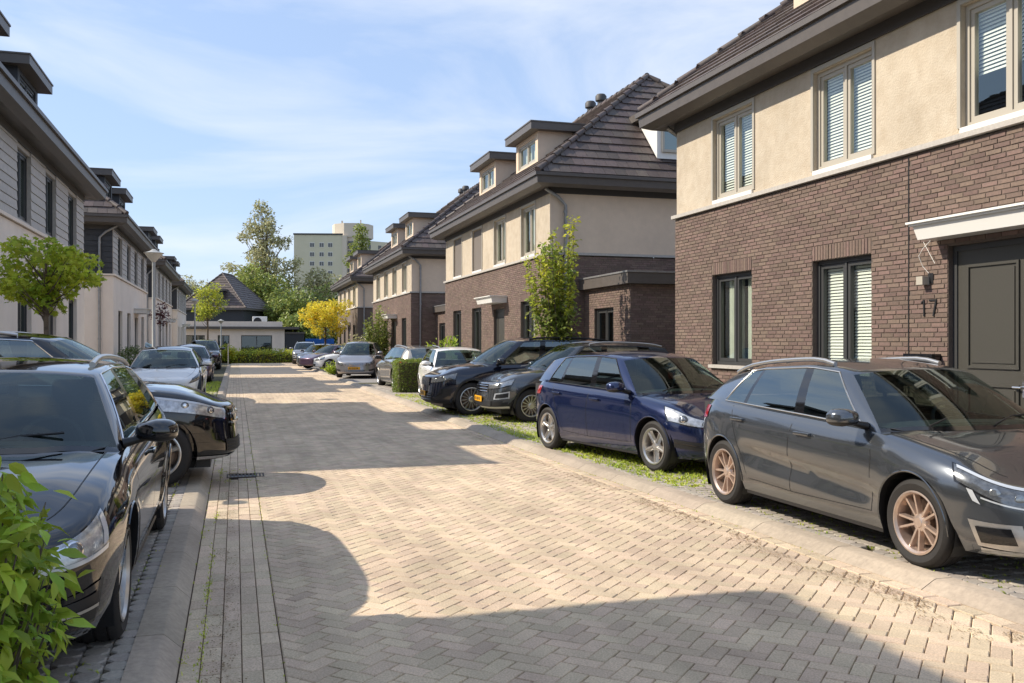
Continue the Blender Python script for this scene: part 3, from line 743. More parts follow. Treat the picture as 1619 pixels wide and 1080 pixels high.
# garage of the second house
def garage(loc, label):
    g_ = thing('garage', label, 'garage', loc, 0)
    m = MB(); hl = [(.75, 1.95, .05, 2.45)]; wall(m, .008, -.0, 2.9, -.1, 2.95, [(1.0, 2.2, .05, 2.45)], .12); m.quad((.008, .008, -.1), (6, .008, -.1), (6, .008, 2.95), (.008, .008, 2.95)); wl2 = m.build('wall', 'mortar', g_)
    mb = MB()
    for it in brick_items(('x', 0.0), 0, 2.9, 0, 2.95, [(1.0, 2.2, .05, 2.45)])+brick_items(('y', 0.0, -1), 0, 6, 0, 2.95, []): brick_b(mb, it)
    mb.build('bricks', 'brick', wl2, kind='stuff')
    m = MB(); m.box(-.14, 6.1, -.14, 2.9, 2.95, 3.20); R = m.build('roof', 'fascia', g_); m = MB(); m.box(-.16, 6.1, -.16, 2.9, 3.20, 3.24); m.build('roof_edge', 'gutterw', R)
    window(g_, .07, 1.0, 2.2, .06, 2.45, 'frame_dark', None, name='door'); m = MB(); m.quad((.6, .5, 0), (.6, 2.8, 0), (.6, 2.8, 2.9), (.6, .5, 2.9)); m.build('room', 'room', g_)
    return g_
garage((8.55, 19.05, 0), 'flat roofed brick garage with glazed door between the first two brick houses')
garage((8.75, 38.1, 0), 'flat roofed brick garage between the second and third brick houses')
# dormer on the hip of the second house facing the camera (white cheek)
bx = 3.0; zb_, zt_ = 6.45, 7.62
dm = MB()
for x in (bx, bx+2.0): dm.add([(x, 0, zb_), (x, 0, zt_), (x, 1.15, zt_)], [(0, 1, 2)])
dm.quad((bx, 0, zb_), (bx+2, 0, zb_), (bx+2, 0, zt_), (bx, 0, zt_)); D = dm.build('dormer', 'white', h2)
m = MB(); m.box(bx-.2, bx+2.2, -.25, 1.4, zt_, zt_+.2); m.build('dormer_roof', 'fascia', D)
fr = MB()
for (a, b, c, d) in ((bx+.12, bx+1.88, 6.62, 6.69), (bx+.12, bx+1.88, 7.5, 7.57), (bx+.12, bx+.19, 6.69, 7.5), (bx+1.81, bx+1.88, 6.69, 7.5), (bx+.97, bx+1.03, 6.69, 7.5)): fr.box(a, b, -.06, -.001, c, d)
W_ = fr.build('window', 'frame_grey', D); m = MB(); m.quad((bx+.15, -.02, 6.66), (bx+1.85, -.02, 6.66), (bx+1.85, -.02, 7.52), (bx+.15, -.02, 7.52)); m.build('pane', 'cglass_side', W_)
# ---------------------------------------------------------------- cars
def ip(t, x):
    """smooth interpolation through (x, v) points, x ascending"""
    if x <= t[0][0]: return t[0][1]
    if x >= t[-1][0]: return t[-1][1]
    for i in range(len(t)-1):
        if t[i][0] <= x <= t[i+1][0]:
            x0, v0 = t[i]; x1, v1 = t[i+1]; h = x1-x0; u_ = (x-x0)/h
            m0 = (v1-t[i-1][1])/(x1-t[i-1][0])*h if i > 0 else (v1-v0)
            m1 = (t[i+2][1]-v0)/(t[i+2][0]-x0)*h if i < len(t)-2 else (v1-v0)
            return (2*u_**3-3*u_**2+1)*v0+(u_**3-2*u_**2+u_)*m0+(-2*u_**3+3*u_**2)*v1+(u_**3-u_**2)*m1
def lerp(a, b, t): return a+(b-a)*t
WID = [(0, .925), (.1, .955), (.25, .978), (.42, .99), (.60, 1.0), (.76, .995), (.86, .975), (.94, .945), (1.0, .905)]
FRT = [(0, -.07), (.08, -.01), (.22, .0), (.40, -.012), (.55, -.022), (.75, -.032), (.90, -.050), (.96, -.075), (1.0, -.13)]
RER = [(0, -.10), (.12, -.02), (.3, .0), (.5, -.02), (.75, -.06), (1.0, -.12)]
class Car:
    def __init__(s, **k):
        s.nf = 6; s.nr = 6; s.kf = .20; s.kr = .10; s.sill = .20; s.flare = .012; s.scallop = .0; s.clad = 0; s.crown = .055
        s.wid = WID; s.frt = FRT; s.rer = RER; s.gap = .035; s.__dict__.update(k)
        s.xF = s.wb/2+s.fo; s.xR = s.L-s.xF; s.hw = s.W/2; s.R = s.wr+s.gap
        s.sh = sorted(s.shoulder); s.rf = sorted(s.roof)
    def P(s, a, h, z=None):
        c, q = math.cos(a), math.sin(a); n = s.nf if c > 0 else s.nr
        xi = abs(c)**(2/n); eta = abs(q)**(2/n); sg = 1 if c >= 0 else -1; xl = s.xF if c >= 0 else s.xR
        xn = sg*xi*xl; zs = ip(s.sh, xn)
        if z is not None: h = (z-s.sill)/(zs-s.sill)
        off = ip(s.frt if c >= 0 else s.rer, max(0, min(1, h)))
        X = sg*(xi*(xl+off*(xi**3))-(s.kf if c >= 0 else s.kr)*eta**2*xi**5)
        z_ = s.sill+(zs-s.sill)*h
        wd = ip(s.wid, max(0, min(1, h)))
        Y = s.hw*wd*eta
        # flare round the arches, scallop in the doors
        for xw in (s.wb/2, -s.wb/2):
            d = math.hypot(X-xw, z_-s.wr); 
            if d < s.R+.22: Y += s.flare*math.exp(-((d-s.R)/.09)**2)*eta
        if s.scallop and abs(X) < s.wb/2-.3:
            t = (X+s.wb/2)/s.wb; zc = lerp(.60, .42, t); Y -= s.scallop*math.exp(-((z_-zc)/(.05 if z_ > zc else .10))**2)*min(1, (s.wb/2-.3-abs(X))/.25)*eta
            zc2 = .80; Y += .006*math.exp(-((z_-zc2)/.03)**2)
        return Vector((X, Y*(1 if q >= 0 else -1), z_))
    def ax(s, x):                              # alpha for nominal x
        xl = s.xF if x >= 0 else s.xR; n = s.nf if x >= 0 else s.nr
        c = min(1, abs(x)/xl)**(n/2); return math.acos(c if x >= 0 else -c)
    def ay(s, yn, front=True):
        n = s.nf if front else s.nr; q = min(1, yn)**(n/2); a = math.asin(q); return a if front else PI-a
    def N(s, a, h):
        e = .004; da = s.P(a+e, h)-s.P(a-e, h); dh = s.P(a, h+.01)-s.P(a, h-.01); n = da.cross(dh)
        if n.length < 1e-9: return Vector((1, 0, 0))
        n.normalize(); p = s.P(a, h)
        return n if n.dot(Vector((p.x*.4, p.y*1.5, 0))) > 0 else -n
    def hood(s, x, v):                         # across the top, nominal x, v in -1..1
        a = s.ax(x); p = s.P(a, 1.0); cr = s.crown*min(1, max(0, (s.xF-abs(x))/ .6)) if x > 0 else s.crown*.5
        ridge = .012*math.exp(-((abs(v)-.70)/.10)**2)*min(1, max(0, (s.xF-x)/.5)) if x > 0 else 0
        return Vector((p.x, p.y*v, p.z+cr*(1-abs(v)**2.4)+ridge))
def amap(s, q): return s.ay(q) if q <= .9 else s.ay(.9)+(q-.9)*1.4
def patch(car, pts, n=10, m_=6, off=.004, flip=1, mb=None, mi=0, rim=True):
    """pts: four (alpha,h) corners: bottom-left, bottom-right, top-right, top-left"""
    G = []
    for i in range(m_+1):
        r = []
        for j in range(n+1):
            u_, v_ = j/n, i/m_
            a = (1-v_)*((1-u_)*pts[0][0]+u_*pts[1][0])+v_*((1-u_)*pts[3][0]+u_*pts[2][0])
            h = (1-v_)*((1-u_)*pts[0][1]+u_*pts[1][1])+v_*((1-u_)*pts[3][1]+u_*pts[2][1])
            p = car.P(a, h)+car.N(a, h)*off; r.append((p.x, p.y*flip, p.z))
        G.append(r)
    mb = mb or MB(); mb.grid(G, mi)
    return mb
def seam(car, mb, pts, w_=.0045, off=.0012, flip=1):
    """pts: list of (x, z) on the side"""
    for (x0, z0), (x1, z1) in zip(pts, pts[1:]):
        n = max(1, int(math.hypot(x1-x0, z1-z0)/.05)); vs = []
        d = Vector((x1-x0, z1-z0)).normalized(); px, pz = -d.y*w_, d.x*w_
        for i in range(n+1):
            x, z = lerp(x0, x1, i/n), lerp(z0, z1, i/n)
            for sgn in (-1, 1):
                a = car.ax(x+px*sgn); p = car.P(a, 0, z=z+pz*sgn); vs.append((p.x, (p.y+off)*flip, p.z))
        mb.add(vs, [(2*i, 2*i+1, 2*i+3, 2*i+2) for i in range(n)])
def sidept(car, x, z, off=0):
    p = car.P(car.ax(x), 0, z=z); return Vector((p.x, p.y+off, p.z))
RIMC = {}
def wheel_meshes(r, w_, rim, style, rimmat):
    k = (r, w_, rim, style, rimmat)
    if k in RIMC: return RIMC[k]
    hw = w_/2
    t = MB(); t.lathe([(rim-.012, hw-.012), (rim+.01, hw-.004), ((rim+r)/2, hw+.004), (r-.022, hw-.008), (r-.006, hw-.026), (r, hw-.05), (r, hw-.052)]+[(r-.007, hw-.055), (r-.007, hw-.062), (r, hw-.065), (r, .01), (r-.007, .007), (r-.007, -.007), (r, -.01), (r, -hw+.065), (r-.007, -hw+.062), (r-.007, -hw+.055), (r, -hw+.052), (r-.006, -hw+.026), (r-.03, -hw+.006), (rim, -hw)], 48, axis='y')
    for q in range(60):                       # shoulder blocks
        th = 2*PI*q/60
        for sy in (hw-.030,):
            c, s_ = math.cos(th), math.sin(th); e = .010
            P = lambda rr, tt, yy: (rr*math.cos(th+tt/r), yy, rr*math.sin(th+tt/r))
            t.add([P(r-.012, -e, sy+.012), P(r-.012, e, sy+.012), P(r+.0015, e, sy-.02), P(r+.0015, -e, sy-.02)], [(0, 1, 2, 3)])
    ty = t.mesh('tyre', 'rubber', 35)
    m = MB(); m.lathe([(rim-.012, hw-.010), (rim-.004, hw-.002), (rim-.016, hw+.001), (rim-.030, hw-.016), (rim-.035, hw-.06), (rim-.05, -hw+.02)], 48, axis='y')
    y0 = hw-.018
    def spoke(th, wi, wo, tilt=0, yi=y0-.018, yo=y0-.006, dp=.035, off=0):
        c, s_ = math.cos(th), math.sin(th); ro = rim-.022; ri = .045
        def Q(rr, tt, yy): return (rr*c-tt*s_, yy, rr*s_+tt*c)
        P = [Q(ri, off-wi, yi-dp), Q(ri, off+wi, yi-dp), Q(ro, off+tilt+wo, yo-dp), Q(ro, off+tilt-wo, yo-dp), Q(ri, off-wi*.6, yi), Q(ri, off+wi*.6, yi), Q(ro, off+tilt+wo*.55, yo), Q(ro, off+tilt-wo*.55, yo)]
        m.hexa(P)
    for k_ in range(5):
        th = 2*PI*k_/5+PI/2
        if style == 'twin': spoke(th, .013, .014, .036, off=.012); spoke(th, .013, .014, -.036, off=-.012)
        elif style == 'five': spoke(th, .030, .038); spoke(th, .008, .01, .0, yi=y0, yo=y0+.002)
        elif style == 'vee': spoke(th, .014, .016, .055, off=.004); spoke(th, .014, .016, -.055, off=-.004)
        elif style == 'multi':
            for q in (-1, 0, 1): spoke(th+q*.42, .011, .013, .0)
        elif style == 'turbine':
            spoke(th, .016, .026, .03); spoke(th+PI/5, .012, .018, -.02)
    m.lathe([(0, y0-.008), (.032, y0-.008), (.036, y0-.014), (.062, y0-.022), (.075, y0-.05)], 20, axis='y')
    rm = m.mesh('rim', rimmat, 30)
    d = MB(); d.lathe([(0, y0-.055), (.08, y0-.055), (.085, y0-.075), (rim*.70, y0-.075), (rim*.70, y0-.095)], 24, axis='y'); d.lathe([(0, -hw+.04), (rim-.05, -hw+.04)], 24, axis='y'); 
    hb = d.mesh('wheel', 'disc', 30)
    RIMC[k] = (ty, rm, hb); return RIMC[k]
def rbox(x0, x1, y0, y1, z0, z1, r, mb):
    bm = bmesh.new(); bmesh.ops.create_cube(bm, size=1)
    for v in bm.verts: v.co = Vector((lerp(x0, x1, v.co.x+.5), lerp(y0, y1, v.co.y+.5), lerp(z0, z1, v.co.z+.5)))
    bmesh.ops.bevel(bm, geom=bm.edges[:], offset=r, segments=3, affect='EDGES', profile=.6)
    bm.verts.ensure_lookup_table(); mb.add([tuple(v.co) for v in bm.verts], [tuple(v.index for v in f.verts) for f in bm.faces]); bm.free()
def build_car(label, cat, loc, heading, car, paint, detail=2, turn=0, name='parked_car', seat='seat', plate=False, ghost=None):
    """heading: angle of the nose in the ground plane"""
    s = car; root = thing(name, label, cat, loc, heading, 'cars parked along the street')
    hs = [0, .04, .08, .13, .18, .24, .30, .36, .42, .48, .54, .60, .66, .72, .77, .82, .86, .90, .93, .96, .98, 1.0]
    yf = [0, .15, .3, .45, .58, .70, .80, .87, .92, .955]
    cols = [s.ay(y) for y in yf]; x_f = s.xF*(1-.955**s.nf)**(1/s.nf); x_r = -s.xR*(1-.955**s.nr)**(1/s.nr)
    xs = list(np.arange(x_f-.10, x_r+.06, -.11))
    for xw in (s.wb/2, -s.wb/2):
        xs = [x for x in xs if abs(x-xw) > s.R+.03]+[xw+s.R*math.cos(t) for t in np.linspace(0, PI, 21)]
    xs = sorted({round(x, 4) for x in xs}, reverse=True)
    cols += [s.ax(x) for x in xs]+[s.ay(y, False) for y in yf[::-1]]
    G = []; low = []
    for a in cols:
        p0 = s.P(a, .3); h0 = 0
        for xw in (s.wb/2, -s.wb/2):
            if abs(p0.x-xw) < s.R and abs(math.sin(a)) > .6:
                za = s.wr+math.sqrt(max(0, s.R**2-(p0.x-xw)**2))
                zs = ip(s.sh, p0.x); h0 = max(0, (za-s.sill)/(zs-s.sill))
        G.append([s.P(a, max(h0, h)) for h in hs]); low.append(h0)
    b = MB(); nc, nh = len(cols), len(hs)
    for sg in (1, -1):
        V = [(p.x, p.y*sg, p.z) for c in G for p in c]; F = []; Mi = []
        for i in range(nc-1):
            for j in range(nh-1):
                F.append((i*nh+j, (i+1)*nh+j, (i+1)*nh+j+1, i*nh+j+1)); zc = (G[i][j].z+G[i+1][j+1].z)/2
                Mi.append(1 if (s.clad and zc < s.sill+s.clad) else 0)
        o_ = len(b.v); b.v += V; b.f += [tuple(k+o_ for k in f) for f in F]; b.m += Mi
        # inner lip
        V = []; F = []
        for c in G: p = c[0]; V += [(p.x, p.y*sg, p.z), (p.x*.995, (p.y-.05)*sg if p.y > .1 else 0, p.z+.002)]
        b.add(V, [(2*i, 2*i+2, 2*i+3, 2*i+1) for i in range(nc-1)], 1)
    # hood and rear deck
    NV = 17
    def deck(xa, xb, n, f=None):
        R_ = []
        for x in np.linspace(xa, xb, n): R_.append([s.hood(x, v) for v in np.linspace(-1, 1, NV)])
        b.grid(R_)
    colx = [s.xF*(1-y**s.nf)**(1/s.nf) for y in yf]+[x for x in xs if x > s.cowl-.30]
    b.grid([[s.hood(x, v) for v in np.linspace(-1, 1, NV)] for x in colx])
    colr = [-s.xR*(1-y**s.nr)**(1/s.nr) for y in yf][::-1]; colr = [x for x in xs if x < s.tail+.15]+colr
    b.grid([[s.hood(x, v) for v in np.linspace(-1, 1, NV)] for x in colr])
    body = b.build('body', [paint, 'black'], root, smooth=38, fix=True)
    # underside and wheel wells
    m = MB(); m.box(-s.xR+.35, s.xF-.30, -s.hw+.32, s.hw-.32, .17, .5); m.box(-s.wb/2+s.R+.02, s.wb/2-s.R-.02, -s.hw+.07, s.hw-.07, s.sill-.03, s.sill+.1)
    for xw in (s.wb/2, -s.wb/2):
        for sg in (-1, 1):
            Gr = [[(xw+(s.R+.012)*math.cos(t), sg*y, s.wr+(s.R+.012)*math.sin(t)) for t in np.linspace(-.5, PI+.5, 20)] for y in (s.hw-.34, s.hw-.045)]; m.grid(Gr)
    m.box(s.xF-.5, s.xF-.26, -s.hw*.6, s.hw*.6, s.sill+.0, s.sill+.08)
    m.build('underbody', 'black', root)
    # greenhouse columns
    def rz(x): return ip(s.rf, x)
    C = []                                     # (tag, base, top)
    wb0 = s.cowl; NWS = 9
    yt = s.roofw; Yb = lambda x: s.P(s.ax(x), 1.0).y-.012
    xc = s.pil[0][0]                           # base x of the A pillar side
    for k in range(NWS+1):
        y = k/NWS; bx_ = wb0-(wb0-xc-.05)*y**2.4; yb = Yb(xc+.05)*y*.985
        v_ = yb/max(.1, s.P(s.ax(bx_), 1.0).y); pb = s.hood(bx_, min(.985, v_)); 
        tx = s.rfx-(.10)*y**2.2; ty = yt*.97*y; tz = rz(tx)-.055*y**2.4
        C.append(['ws', Vector((bx_, yb, pb.z)), Vector((tx, ty, tz))])
    for i, (xb_, xt_, tg) in enumerate(s.pil):
        pb = s.P(s.ax(xb_), 1.0); tyy = yt-(.03 if xt_ > s.rfx-.5 else 0)*0-.05*max(0, (-xt_-s.rrx*-1-.0))*0
        w_ = ip(sorted([(s.rrx, yt*.93), (s.rrx*.5, yt*.99), (0, yt), (s.rfx-.12, yt*.985)]), xt_)
        C.append([tg, Vector((xb_, pb.y-.012, pb.z)), Vector((xt_, w_, rz(xt_)-.058))])
    NR = 7; xb_, xt_, _ = s.pil[-1]; yb = C[-1][1].y; ytl = C[-1][2].y; zb_ = C[-1][1].z
    for k in range(NR-1, -1, -1):
        y = k/NR; bx_ = s.tail-(s.tail-xb_)*y**2.2*1.0 if s.tail < xb_ else s.tail; bx_ = s.tail+(xb_-s.tail)*y**3
        v_ = y*yb/max(.1, s.P(s.ax(bx_), 1.0).y); pb = s.hood(bx_, min(.985, v_))
        tx = s.rrx+(xt_-s.rrx)*y**3
        C.append(['rw', Vector((bx_, yb*y, pb.z)), Vector((tx, ytl*y, rz(tx)-.058*y**2.4))])
    ts = [0, .055, .11, .25, .4, .55, .7, .82, .905, .955, 1.0]
    def gp(c, t, off=0):
        tg, B, T = c; p = B.lerp(T, t); bul = 4*t*(1-t)
        if tg == 'ws': p = p+Vector((.022, 0, .022))*bul*(1-.6*(B.y/.7)**2)
        elif tg == 'rw': p = p+Vector((-.02, 0, .02))*bul
        else: p = p+Vector((0, .020, 0))*bul
        return p
    gb = MB(); ng = len(ts); parts = {}
    for i in range(len(C)-1):
        tg = C[i+1][0] if C[i+1][0] in ('rw',) else (C[i][0] if C[i][0] == 'ws' and C[i+1][0] == 'ws' else C[i+1][0])
        if C[i][0] == 'ws' and C[i+1][0] != 'ws': tg = 'p'
        for j in range(ng-1):
            t0, t1 = ts[j], ts[j+1]
            if tg == 'ws': kind = 'gws' if 1 <= j <= 8 and i < NWS else ('k' if j < 1 else 'b')
            elif tg == 'rw': kind = 'grw' if 2 <= j <= 7 and i < len(C)-2+1 and C[i][0] == 'rw' or (tg == 'rw' and 2 <= j <= 7 and C[i][0] == 'rw') else 'b'
            elif tg[0] == 'g': kind = tg if 1 <= j <= 8 else 'b'
            elif tg == 'k': kind = 'k' if 1 <= j <= 8 else 'b'
            else: kind = 'b'
            q = [gp(C[i], t0), gp(C[i+1], t0), gp(C[i+1], t1), gp(C[i], t1)]
            for sg in (1, -1):
                Q = [(v.x, v.y*sg, v.z) for v in q]
                if kind in ('b', 'k'): gb.quad(*Q, 1 if kind == 'k' else 0)
                else: parts.setdefault((kind, 0 if kind in ('gws', 'grw') else sg), []).append(Q)
    # roof
    top = [c[2] for c in C]; n_ = len(top); RV = np.linspace(-1, 1, 15)
    gb.grid([[Vector((p.x, p.y*v, p.z+(rz(p.x)-p.z+.004)*(1-abs(v)**2.4))) if False else Vector((p.x+0, p.y*v, p.z+.058*(p.y/yt)**2.4*(1-abs(v)**2.4))) for v in RV] for p in top], 2 if s.__dict__.get('blackroof') else 0)
    gb.build('roof', [paint, 'blackgloss', 'blackgloss'], root, smooth=38, fix=True)
    for (kd, sg), qs in parts.items():
        m = MB()
        for Q in qs: m.quad(*Q)
        nm = {'gws': 'windscreen', 'grw': 'rear_window'}.get(kd, 'side_window')
        m.build(nm, 'cglass' if kd == 'gws' else 'cglass_side', root, smooth=60, fix=True)
    # trims round the side glass
    trim = s.__dict__.get('trim', 'black')
    side = [c for c in C if c[0] not in ('ws', 'rw')]
    gi = [i for i, c in enumerate(side) if c[0][0] == 'g']; i0, i1 = gi[0]-1, gi[-1]
    for sg in (1, -1):
        m = MB(); loop = [gp(side[i], .05) for i in range(i0, i1+1)]+[gp(side[i1], t) for t in (.3, .6, .9)]+[gp(side[i], .955) for i in range(i1, i0-1, -1)]+[gp(side[i0], t) for t in (.8, .6, .4, .2, .05)]
        m.tube([(p.x, (p.y+.003)*sg, p.z) for p in loop], .0075, 6); m.build('window_trim', trim, root, smooth=60)
    if detail >= 1 and s.__dict__.get('rails'):
        for sg in (1, -1):
            pts = []
            for k, t in enumerate(np.linspace(s.rfx-.38, s.rrx+.12, 12)):
                e = -.012 if k in (0, 11) else .014 if 1 < k < 10 else .006
                pts.append((t, sg*(yt*.90), rz(t)-.02+e))
            m = MB(); m.tube(pts, .021, 8); m.build('roof_rail', s.rails, root, smooth=60)
    # interior
    m = MB(); fl = s.sill+.25; wi = s.hw-.16
    m.box(s.pil[-1][0]+.15, wb0-.35, -wi, wi, fl, fl+.05)
    G_ = []
    for x, z in ((wb0+.0, 0), (wb0-.22, .035), (wb0-.48, .03), (wb0-.62, -.06), (wb0-.66, -.5)):
        zz = ip(s.sh, min(x, wb0-.1))+z-.0; G_.append([(x, v*(wi-.02-(.25 if x > wb0-.1 else 0)), zz+.02*(1-v*v)) for v in np.linspace(-1, 1, 7)])
    m.grid(G_)
    for sg in (1, -1): m.quad((wb0-.3, sg*wi, fl), (s.pil[-1][0], sg*wi, fl), (s.pil[-1][0], sg*wi, ip(s.sh, s.pil[-1][0])-.03), (wb0-.3, sg*wi, ip(s.sh, wb0-.3)-.03))
    m.build('interior', 'seat', root, smooth=40)
    if detail >= 1:
        for y in (.37, -.37):
            m = MB(); bz = ip(s.sh, 0); sx = wb0-1.42
            P_ = lambda x, yy, z: (x, yy, z)
            rbox(sx-.02, sx+.5, y-.24, y+.24, fl+.05, fl+.22, .05, m); 
            k0 = len(m.v); rbox(sx-.10, sx+.05, y-.23, y+.23, fl+.15, bz+.14, .05, m); rbox(sx-.06, sx+.05, y-.13, y+.13, bz+.17, bz+.34, .045, m)
            for q in range(k0, len(m.v)): v = m.v[q]; m.v[q] = (v[0]-(v[2]-fl-.15)*.30, v[1], v[2])
            m.build('seat', seat, root, smooth=40)
        m = MB(); rbox(s.pil[-1][0]+.55, s.pil[-1][0]+.70, -wi+.05, wi-.05, fl, ip(s.sh, -1)+.08, .05, m)
        for y in (-.38, .38): rbox(s.pil[-1][0]+.54, s.pil[-1][0]+.64, y-.13, y+.13, ip(s.sh, -1)+.09, ip(s.sh, -1)+.24, .04, m)
        m.build('rear_bench', seat, root, smooth=40)
        # steering wheel on the left hand side of the car
        m = MB(); cx_, cz_ = wb0-.82, ip(s.sh, wb0-.6)-.02; pts = []
        for k in range(21):
            t = 2*PI*k/20; pts.append((cx_+.185*math.sin(t)*-.42, .37+.185*math.cos(t), cz_+.185*math.sin(t)*.9))
        m.tube(pts, .016, 8, cap=False); rbox(cx_-.02, cx_+.05, .37-.07, .37+.07, cz_-.06, cz_+.05, .02, m); m.box(cx_, cx_+.02, .37-.18, .37+.18, cz_-.02, cz_+.01); m.build('steering_wheel', 'seat', root, smooth=50)
        m = MB(); rbox(s.rfx-.16, s.rfx-.12, -.11, .11, rz(s.rfx)-.16, rz(s.rfx)-.09, .015, m); m.build('rear_view_mirror', 'black', root, smooth=40)
    # mirrors, handles, seams
    ax_ = s.pil[0][0]
    for sg in (1, -1):
        mz = ip(s.sh, ax_-.08)+.045; my = s.P(s.ax(ax_-.1), 1.0).y
        bm = bmesh.new(); bmesh.ops.create_icosphere(bm, subdivisions=3, radius=1)
        for v in bm.verts:
            x, y, z = [math.copysign(abs(q)**.72, q) for q in v.co]; f = 1 if x > 0 else .5
            v.co = Vector((ax_-.14+x*f*.11+.03*abs(y)*-1, (my+.165+y*.125), mz+.045+z*(.078 if z > 0 else .062)*(1-.12*(y < 0))))
            v.co.y *= sg
        bm.verts.ensure_lookup_table(); m = MB(); m.add([tuple(v.co) for v in bm.verts], [tuple(v.index for v in f.verts) for f in bm.faces], 0)
        for i_, f in enumerate(m.f):
            zc = sum(m.v[k][2] for k in f)/3; xc_ = sum(m.v[k][0] for k in f)/3
            if zc < mz+.02 or xc_ < ax_-.185: m.m[i_] = 1
        bm.free(); m.tube([(ax_-.10, sg*(my-.02), mz-.015), (ax_-.12, sg*(my+.07), mz+.005), (ax_-.13, sg*(my+.14), mz+.03)], [.03, .022, .03], 8, 1)
        mm = m.build('wing_mirror', [s.__dict__.get('mirrormat', paint), 'black'], root, smooth=50, fix=True)
        if detail >= 1:
            m = MB(); zt = lambda x: ip(s.sh, x)-.015
            b1 = s.door; zz = s.sill+.10
            f0 = s.wb/2-s.R-.10
            seam(s, m, [(ax_+.02, zt(ax_)), (f0+.02, .72), (f0, zz+.02)], flip=sg)
            seam(s, m, [(b1, zt(b1)), (b1-.03, .5), (b1-.02, zz)], flip=sg)
            r0 = -s.wb/2+s.R+.04
            seam(s, m, [(f0, zz+.02), (b1, zz), (r0+.06, zz+.02), (r0, zz+.16)], w_=.003, flip=sg)
            seam(s, m, [(r0, zz+.16), (-s.wb/2+.22, s.wr+s.R+.10), (-s.wb/2+.10, zt(-s.wb/2))], flip=sg)
            m.build('door_gap', 'black', root)
            for hx in (b1+.20, b1-.85):
                p = sidept(s, hx, zt(hx)-.105); m = MB(); rbox(p.x-.105, p.x+.105, p.y+.018, p.y+.036, p.z-.014, p.z+.014, .008, m); rbox(p.x-.10, p.x-.075, p.y-.01, p.y+.02, p.z-.012, p.z+.012, .004, m); rbox(p.x+.075, p.x+.10, p.y-.01, p.y+.02, p.z-.012, p.z+.012, .004, m)
                # cup behind the handle
                m.v = [(v[0], v[1]*sg, v[2]) for v in m.v]; m.build('door_handle', paint if not s.__dict__.get('chromeh') else 'chrome', root, smooth=40, fix=True)
            # arch lips
            for xw in (s.wb/2, -s.wb/2):
                m = MB(); wd = .055 if s.clad else .010; G_ = []
                for rr, of in ((s.R-.004, .004), (s.R+wd*.5, .010), (s.R+wd, .004)):
                    row = []
                    for t in np.linspace(-.12, PI+.12, 30):
                        x = xw+rr*math.cos(t); z = s.wr+rr*math.sin(t); z = max(z, s.sill+.005); p = sidept(s, x, z, of); row.append((p.x, p.y*sg, p.z))
                    G_.append(row)
                m.grid(G_); m.build('arch_trim', 'black' if s.clad else paint, root, smooth=50)
    if detail >= 1:                            # bonnet gap
        m = MB()
        for sg in (1, -1):
            x0, x1 = s.cowl-.22, s.xF-.12; vs = []
            n = 24
            for i in range(n+1):
                x = lerp(x0, x1, i/n); v = lerp(.90, .86, i/n)
                for dv in (-.004, .004): p = s.hood(x, (v+dv)); vs.append((p.x, p.y*sg, p.z+.0018))
            m.add(vs, [(2*i, 2*i+1, 2*i+3, 2*i+2) for i in range(n)])
        m.build('bonnet_gap', 'black', root)
        for y in (.05, -.55) if detail >= 2 else ():
            m = MB(); m.tube([(wb0-.03, y, s.hood(wb0-.05, 0).z+.03), (wb0-.16, y+.28, s.hood(wb0-.05, 0).z+.075), (wb0-.19, y+.5, s.hood(wb0-.05, 0).z+.085)], .008, 6); m.build('wiper', 'black', root)
    # wheels
    ty, rm, hb = wheel_meshes(s.wr, s.tw, s.rim, s.style, s.rimmat)
    for xw in (s.wb/2, -s.wb/2):
        for sg in (1, -1):
            q = inst('wheel', hb, root, (xw, sg*(s.hw-.02-s.tw/2-.012), s.wr-.004), (0, random.random()*6, 0 if sg > 0 else PI))
            inst('tyre', ty, q); inst('rim', rm, q)
            if xw > 0 and turn: q.rotation_euler[2] += turn
    # lamps
    for sg in (1, -1):
        for (nm, pts, mt, off, kids) in s.lamps:
            L_ = patch(s, [(amap(s, y), h) for y, h in pts], 14, 8, off, sg).build(nm, mt, root, smooth=60)
            ex = [(-.015, -.022), (.015, -.022), (.015, .012), (-.015, .016)]
            patch(s, [(amap(s, y+e[0]), min(.995, h+e[1])) for (y, h), e in zip(pts, ex)], 14, 8, off*.4, sg).build('lamp_surround', 'blackgloss', L_, smooth=60)
            for (kn, kp, km, ko) in kids:
                if kn == 'lens':
                    (yy, hh, rr) = kp; a = amap(s, yy); p = s.P(a, hh); n = s.N(a, hh)
                    bm = bmesh.new(); bmesh.ops.create_uvsphere(bm, u_segments=16, v_segments=10, radius=rr)
                    n2 = Vector((max(n.x, .3), n.y, n.z*.3)).normalized()
                    rot = n2.to_track_quat('Z', 'Y').to_matrix(); 
                    for v in bm.verts: v.co.z *= .16; v.co = rot @ v.co+p+n*(ko)
                    bm.verts.ensure_lookup_table(); m = MB(); m.add([(v.co.x, v.co.y*sg, v.co.z) for v in bm.verts], [tuple(v.index for v in f.verts) for f in bm.faces]); bm.free(); m.build('lens', km, L_, smooth=60)
                else:
                    patch(s, [(amap(s, y), h) for y, h in kp], 12, 2, ko, sg).build(kn, km, L_, smooth=60)
        for (nm, pts, mt, off) in s.fside:
            patch(s, [(amap(s, y), h) for y, h in pts], 10, 5, off, sg).build(nm, mt, root, smooth=60)
        T = s.tail_lamp; m = MB()
        patch(s, [(PI-(s.ay(y) if y <= .9 else s.ay(.9)+(y-.9)*1.0), h) for y, h in T], 10, 5, .006, sg).build('tail_light', 'lamp_red', root, smooth=60)
